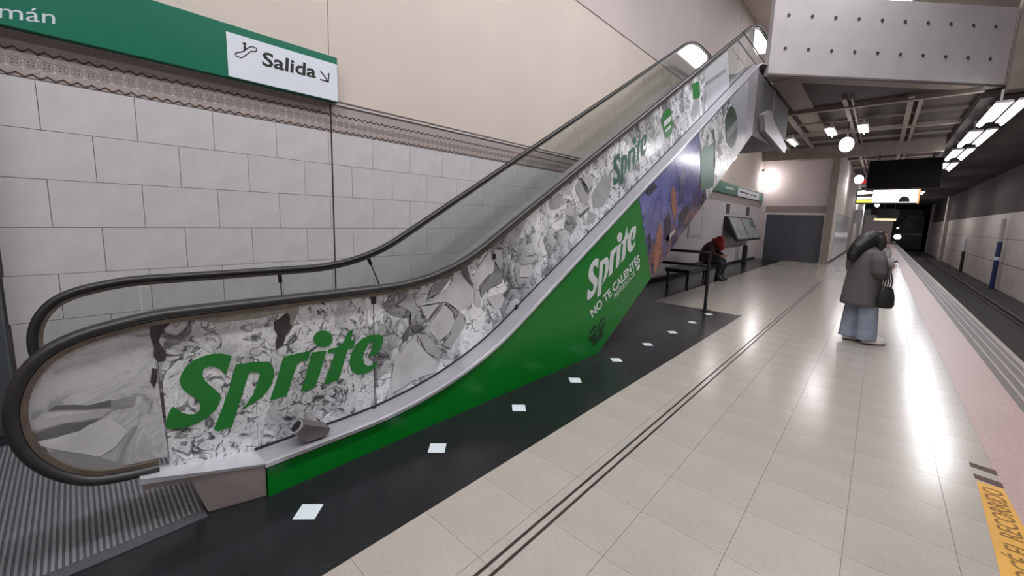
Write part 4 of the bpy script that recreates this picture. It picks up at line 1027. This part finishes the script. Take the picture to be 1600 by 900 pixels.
# ------------------------------------------------------------------ people
M['coat'] = P('coat', rgb(88,86,84), 0.9, var=0.08, vscale=30, bump=0.2, bscale=200)
M['coatlight'] = P('scarf', rgb(150,148,150), 0.9, var=0.08)
M['jeans'] = P('jeans', rgb(138,147,164), 0.9, var=0.14, vscale=14)
M['hair'] = P('hair', rgb(22,19,20), 0.5, var=0.3, vscale=40)
M['skin'] = P('skin', rgb(176,134,116), 0.6)
M['shoe'] = P('shoe', rgb(228,226,222), 0.6)
M['sole'] = P('sole', rgb(52,46,44), 0.7)
M['bag'] = P('bag', rgb(24,24,27), 0.55)
M['redjacket'] = P('red jacket', rgb(140,28,26), 0.75, var=0.2, vscale=12)
M['darkjacket'] = P('dark jacket', rgb(62,36,38), 0.8, var=0.25, vscale=8)
M['trousers'] = P('trousers', rgb(34,33,38), 0.85)
def person_frame(origin, fwd):
    f_ = Vector((fwd[0], fwd[1], 0)).normalized(); s_ = Vector((f_.y, -f_.x, 0)); o_ = Vector(origin)   # s = the person's right
    return lambda a, b, c: o_ + f_*a + s_*b + Vector((0,0,c))
def loft(mb, F, rings, n=18):
    out = []
    for (a, b, c, ra, rb, tilt) in rings:
        out.append([F(a + ra*math.cos(2*math.pi*k/n), b + rb*math.sin(2*math.pi*k/n), c + tilt*math.cos(2*math.pi*k/n)) for k in range(n)])
    mb.rings(out); return mb
def hand(mb, F, a, b, c, sgn, grip=True):
    """palm, four curled fingers and a thumb, pointing forward"""
    mb.tube([F(a-0.05,b,c-0.01), F(a,b,c), F(a+0.045,b,c+0.005)], [0.026, 0.034, 0.03], 8)
    for k, L in enumerate((0.06, 0.07, 0.066, 0.052)):
        y = b + sgn*(-0.026 + 0.0175*k)
        mb.tube([F(a+0.03,y,c), F(a+0.03+L*0.55,y,c+0.012), F(a+0.03+L*0.8,y,c+0.034), F(a+0.03+L*0.7,y,c+0.05)], [0.010,0.0095,0.009,0.007], 6)
    mb.tube([F(a-0.01,b-sgn*0.03,c+0.005), F(a+0.025,b-sgn*0.048,c+0.028), F(a+0.055,b-sgn*0.03,c+0.045)], [0.012,0.010,0.008], 6)

# standing woman
F = person_frame((-0.085, 7.44, 0), (0.80, 0.60))
wn = thing('person', 'person in long grey coat and wide jeans standing on the platform looking at a phone', 'person', (-0.045, 7.47, 0))
bd = MB()
loft(bd, F, [(0,0,0.65,0.09,0.11,0),(0,0,0.85,0.12,0.16,0),(0,0,1.05,0.10,0.14,0),(0.0,0,1.25,0.10,0.16,0),(0.02,0,1.31,0.06,0.08,0),(0.05,0,1.36,0.05,0.05,0),(0.08,0,1.40,0.05,0.05,0)])
R_ = Matrix.Rotation(0, 3, 'X')
bd.ell(F(0.10, 0, 1.465), 0.088, 0.088, 0.112)
bd.ell(F(0.155, 0, 1.425), 0.05, 0.05, 0.055)
bd.tube([F(0.178,0,1.475), F(0.205,0,1.432), F(0.19,0,1.42)], [0.010,0.016,0.012], 8)     # nose
for s_ in (1, -1):
    bd.tube([F(0.0, s_*0.17, 1.24), F(-0.03, s_*0.22, 1.05), F(0.10, s_*0.17, 1.0), F(0.18, s_*0.07, 1.06)], [0.05,0.045,0.04,0.026], 8)
    hand(bd, F, 0.235, s_*0.05, 1.075, s_)
    bd.tube([F(0, s_*0.09, 0.8), F(0.01, s_*0.09, 0.45), F(0.0, s_*0.09, 0.08)], [0.08,0.06,0.045], 10)
    bd.ell(F(0.085, s_*0.083, 1.46), 0.016, 0.016, 0.03)
remesh_obj(bd, 'body', M['skin'], wn, 0.008, 3)
ey = MB()
for s_ in (1, -1): ey.ell(F(0.178, s_*0.032, 1.468), 0.010, 0.010, 0.008, 8, 6)
ey.build('eyes', M['black'], wn, smooth='all')
MB().tube([F(0.188, -0.02, 1.398), F(0.193, 0, 1.396), F(0.188, 0.02, 1.398)], 0.006, 6).build('mouth', P('lips', rgb(140,82,78), 0.5), wn)
ct = MB()
loft(ct, F, [(-0.03,0,0.545,0.222,0.225,0.0),(-0.03,0,0.60,0.222,0.225,0.0),(-0.025,0,0.80,0.208,0.21,0),(-0.02,0,1.0,0.195,0.20,0),(-0.025,0,1.17,0.175,0.21,0),(-0.03,0,1.28,0.14,0.19,0.0),(-0.01,0,1.345,0.09,0.11,0),(0.01,0,1.375,0.07,0.08,0)], 22)
for s_ in (1, -1):
    ct.tube([F(-0.02, s_*0.17, 1.28), F(-0.03, s_*0.225, 1.18), F(-0.02, s_*0.245, 1.03), F(0.05, s_*0.225, 0.985), F(0.12, s_*0.15, 1.01), F(0.18, s_*0.08, 1.055)], [0.085,0.088,0.08,0.075,0.066,0.058], 12)
remesh_obj(ct, 'coat', M['coat'], wn, 0.014, 5)
sc_ = MB()
sc_.tube([F(0.10, 0.14, 1.20), F(0.13, 0.10, 1.28), F(0.06, 0.10, 1.345)], [0.05,0.06,0.05], 10)
sc_.tube([F(0.10, 0.15, 1.19), F(0.17, 0.16, 1.13), F(0.19, 0.15, 1.10)], [0.05,0.052,0.04], 10)
loft(sc_, F, [(0.03,0,1.30,0.10,0.12,0),(0.035,0,1.35,0.085,0.095,0),(0.04,0,1.385,0.075,0.08,0)])
remesh_obj(sc_, 'scarf', M['coatlight'], wn, 0.014, 4)
jn = MB()
for s_, dx in ((1, 0.03), (-1, -0.03)):
    loft(jn, F, [(dx*1.5-0.01,s_*0.105,0.06,0.118,0.108,0),(dx*1.4,s_*0.105,0.12,0.12,0.108,0),(dx,s_*0.10,0.35,0.12,0.105,0),(dx*0.6,s_*0.09,0.6,0.115,0.10,0),(0,s_*0.07,0.82,0.12,0.11,0)], 14)
remesh_obj(jn, 'jeans', M['jeans'], wn, 0.013, 4)
for s_, dx in ((1, 0.13), (-1, 0.02)):
    sh = MB(); loft(sh, F, [(dx+0.02,s_*0.105,0.014,0.158,0.062,0),(dx+0.02,s_*0.105,0.062,0.158,0.060,0),(dx-0.01,s_*0.105,0.105,0.11,0.052,0),(dx-0.05,s_*0.105,0.14,0.065,0.045,0)], 16)
    so = remesh_obj(sh, 'shoe', M['shoe'], wn, 0.009, 3)
    sl = MB(); loft(sl, F, [(dx+0.02,s_*0.105,0.0,0.145,0.052,0),(dx+0.02,s_*0.105,0.018,0.150,0.056,0)], 16); sl.build('sole', M['sole'], so)
hr = MB()
hr.ell(F(0.055, 0, 1.475), 0.115, 0.112, 0.10); hr.ell(F(0.00, 0, 1.44), 0.12, 0.12, 0.11)
hr.tube([F(0.05, 0, 1.50), F(-0.08, 0.02, 1.43), F(-0.18, 0.03, 1.33), F(-0.235, 0.03, 1.22), F(-0.25, 0.03, 1.15)], [0.10,0.115,0.095,0.07,0.035], 12)
hr.tube([F(0.05, 0.08, 1.50), F(0.07, 0.105, 1.42), F(0.06, 0.105, 1.34), F(0.03, 0.10, 1.29)], [0.05,0.05,0.045,0.03], 10)
hr.tube([F(0.05, -0.08, 1.50), F(0.07, -0.105, 1.42), F(0.06, -0.105, 1.34), F(0.03, -0.10, 1.29)], [0.05,0.05,0.045,0.03], 10)
hr.tube([F(0.10, 0, 1.545), F(0.165, 0.0, 1.52)], [0.06,0.035], 10)
remesh_obj(hr, 'hair', M['hair'], wn, 0.013, 4)
ph = MB(); pv = [F(0.285,-0.035,1.115), F(0.285,0.035,1.115), F(0.36,0.035,1.165), F(0.36,-0.035,1.165)]
ph.prism(pv, (0,0,0.012)); po = ph.build('phone', M['black'], bevel=0.002); tag(po, 'black phone held up by the person in the grey coat', 'phone')
bg = thing('handbag', 'black handbag hanging from the forearm of the person in grey coat', 'bag', tuple(F(0.07,0.29,0.53)))
bb = MB(); loft(bb, F, [(0.075,0.29,0.555,0.08,0.05,0),(0.075,0.29,0.60,0.105,0.065,0),(0.07,0.29,0.70,0.105,0.062,0),(0.068,0.29,0.80,0.085,0.045,0),(0.062,0.29,0.85,0.055,0.028,0)], 16); remesh_obj(bb, 'bag_body', M['bag'], bg, 0.01, 4)
for d in (-0.02, 0.02):
    MB().tube([F(0.10,0.29+d,0.82), F(0.10,0.30+d,0.92), F(0.085,0.27+d,1.065), F(0.045,0.27+d,1.065), F(0.04,0.30+d,0.95), F(0.035,0.29+d,0.84)], 0.008, 6).build('strap', M['bag'], bg)

# seated person
F = person_frame((-3.72, 12.6, 0.0), (0.92, -0.1))
sp = thing('person', 'person in red and dark jacket sitting bent forward on the black bench', 'person', (-3.72, 12.6, 0))
bd = MB()
loft(bd, F, [(0,0,0.5,0.12,0.15,0),(0.04,0,0.75,0.10,0.14,0),(0.16,0,0.98,0.09,0.14,0),(0.24,0,1.05,0.06,0.07,0),(0.30,0,1.08,0.05,0.05,0)])
bd.ell(F(0.36, 0, 1.12), 0.095, 0.088, 0.11); bd.tube([F(0.43,0,1.11), F(0.465,0,1.075)], [0.012,0.016], 8)
for s_ in (1, -1):
    bd.tube([F(0.17,s_*0.18,0.97), F(0.22,s_*0.23,0.76), F(0.42,s_*0.14,0.70)], [0.05,0.045,0.03], 8); hand(bd, F, 0.47, s_*0.10, 0.70, s_)
    bd.tube([F(0,s_*0.1,0.55), F(0.42,s_*0.11,0.55), F(0.42,s_*0.11,0.1)], [0.09,0.07,0.05], 10)
remesh_obj(bd, 'body', M['skin'], sp, 0.01, 3)
ey = MB()
for s_ in (1,-1): ey.ell(F(0.448, s_*0.03, 1.125), 0.01,0.01,0.008,8,6)
ey.build('eyes', M['black'], sp)
jk = MB(); loft(jk, F, [(0.0,0,0.49,0.20,0.23,0),(-0.01,0,0.62,0.20,0.23,0),(0.02,0,0.82,0.19,0.23,0),(0.09,0,0.98,0.18,0.22,0),(0.17,0,1.08,0.14,0.17,0.0),(0.22,0,1.13,0.09,0.11,0)], 18)
rj = MB()
for s_ in (1,-1): jk.tube([F(0.12,s_*0.20,1.03), F(0.19,s_*0.25,0.88), F(0.24,s_*0.245,0.77), F(0.34,s_*0.18,0.72), F(0.43,s_*0.12,0.70)], [0.095,0.09,0.08,0.07,0.055], 12)
remesh_obj(jk, 'jacket', M['darkjacket'], sp, 0.018, 5)
rj.ell(F(0.33, 0, 1.14), 0.135, 0.135, 0.135); rj.tube([F(0.17,0,1.07), F(0.27,0,1.12), F(0.38,0,0.98), F(0.40,0,0.86)], [0.13,0.12,0.11,0.07], 12)
remesh_obj(rj, 'hood', M['redjacket'], sp, 0.016, 4)
tr_ = MB()
for s_ in (1,-1): tr_.tube([F(0.0,s_*0.11,0.555), F(0.25,s_*0.12,0.565), F(0.44,s_*0.12,0.55), F(0.47,s_*0.12,0.47), F(0.42,s_*0.12,0.28), F(0.40,s_*0.12,0.12)], [0.115,0.105,0.095,0.088,0.075,0.07], 12)
remesh_obj(tr_, 'trousers', M['trousers'], sp, 0.016, 4)
for s_ in (1,-1):
    sh = MB(); loft(sh, F, [(0.46,s_*0.12,0.0,0.145,0.055,0),(0.46,s_*0.12,0.05,0.145,0.055,0),(0.43,s_*0.12,0.09,0.10,0.05,0),(0.40,s_*0.12,0.16,0.065,0.06,0)], 14); remesh_obj(sh, 'boot', M['black'], sp, 0.012, 3)
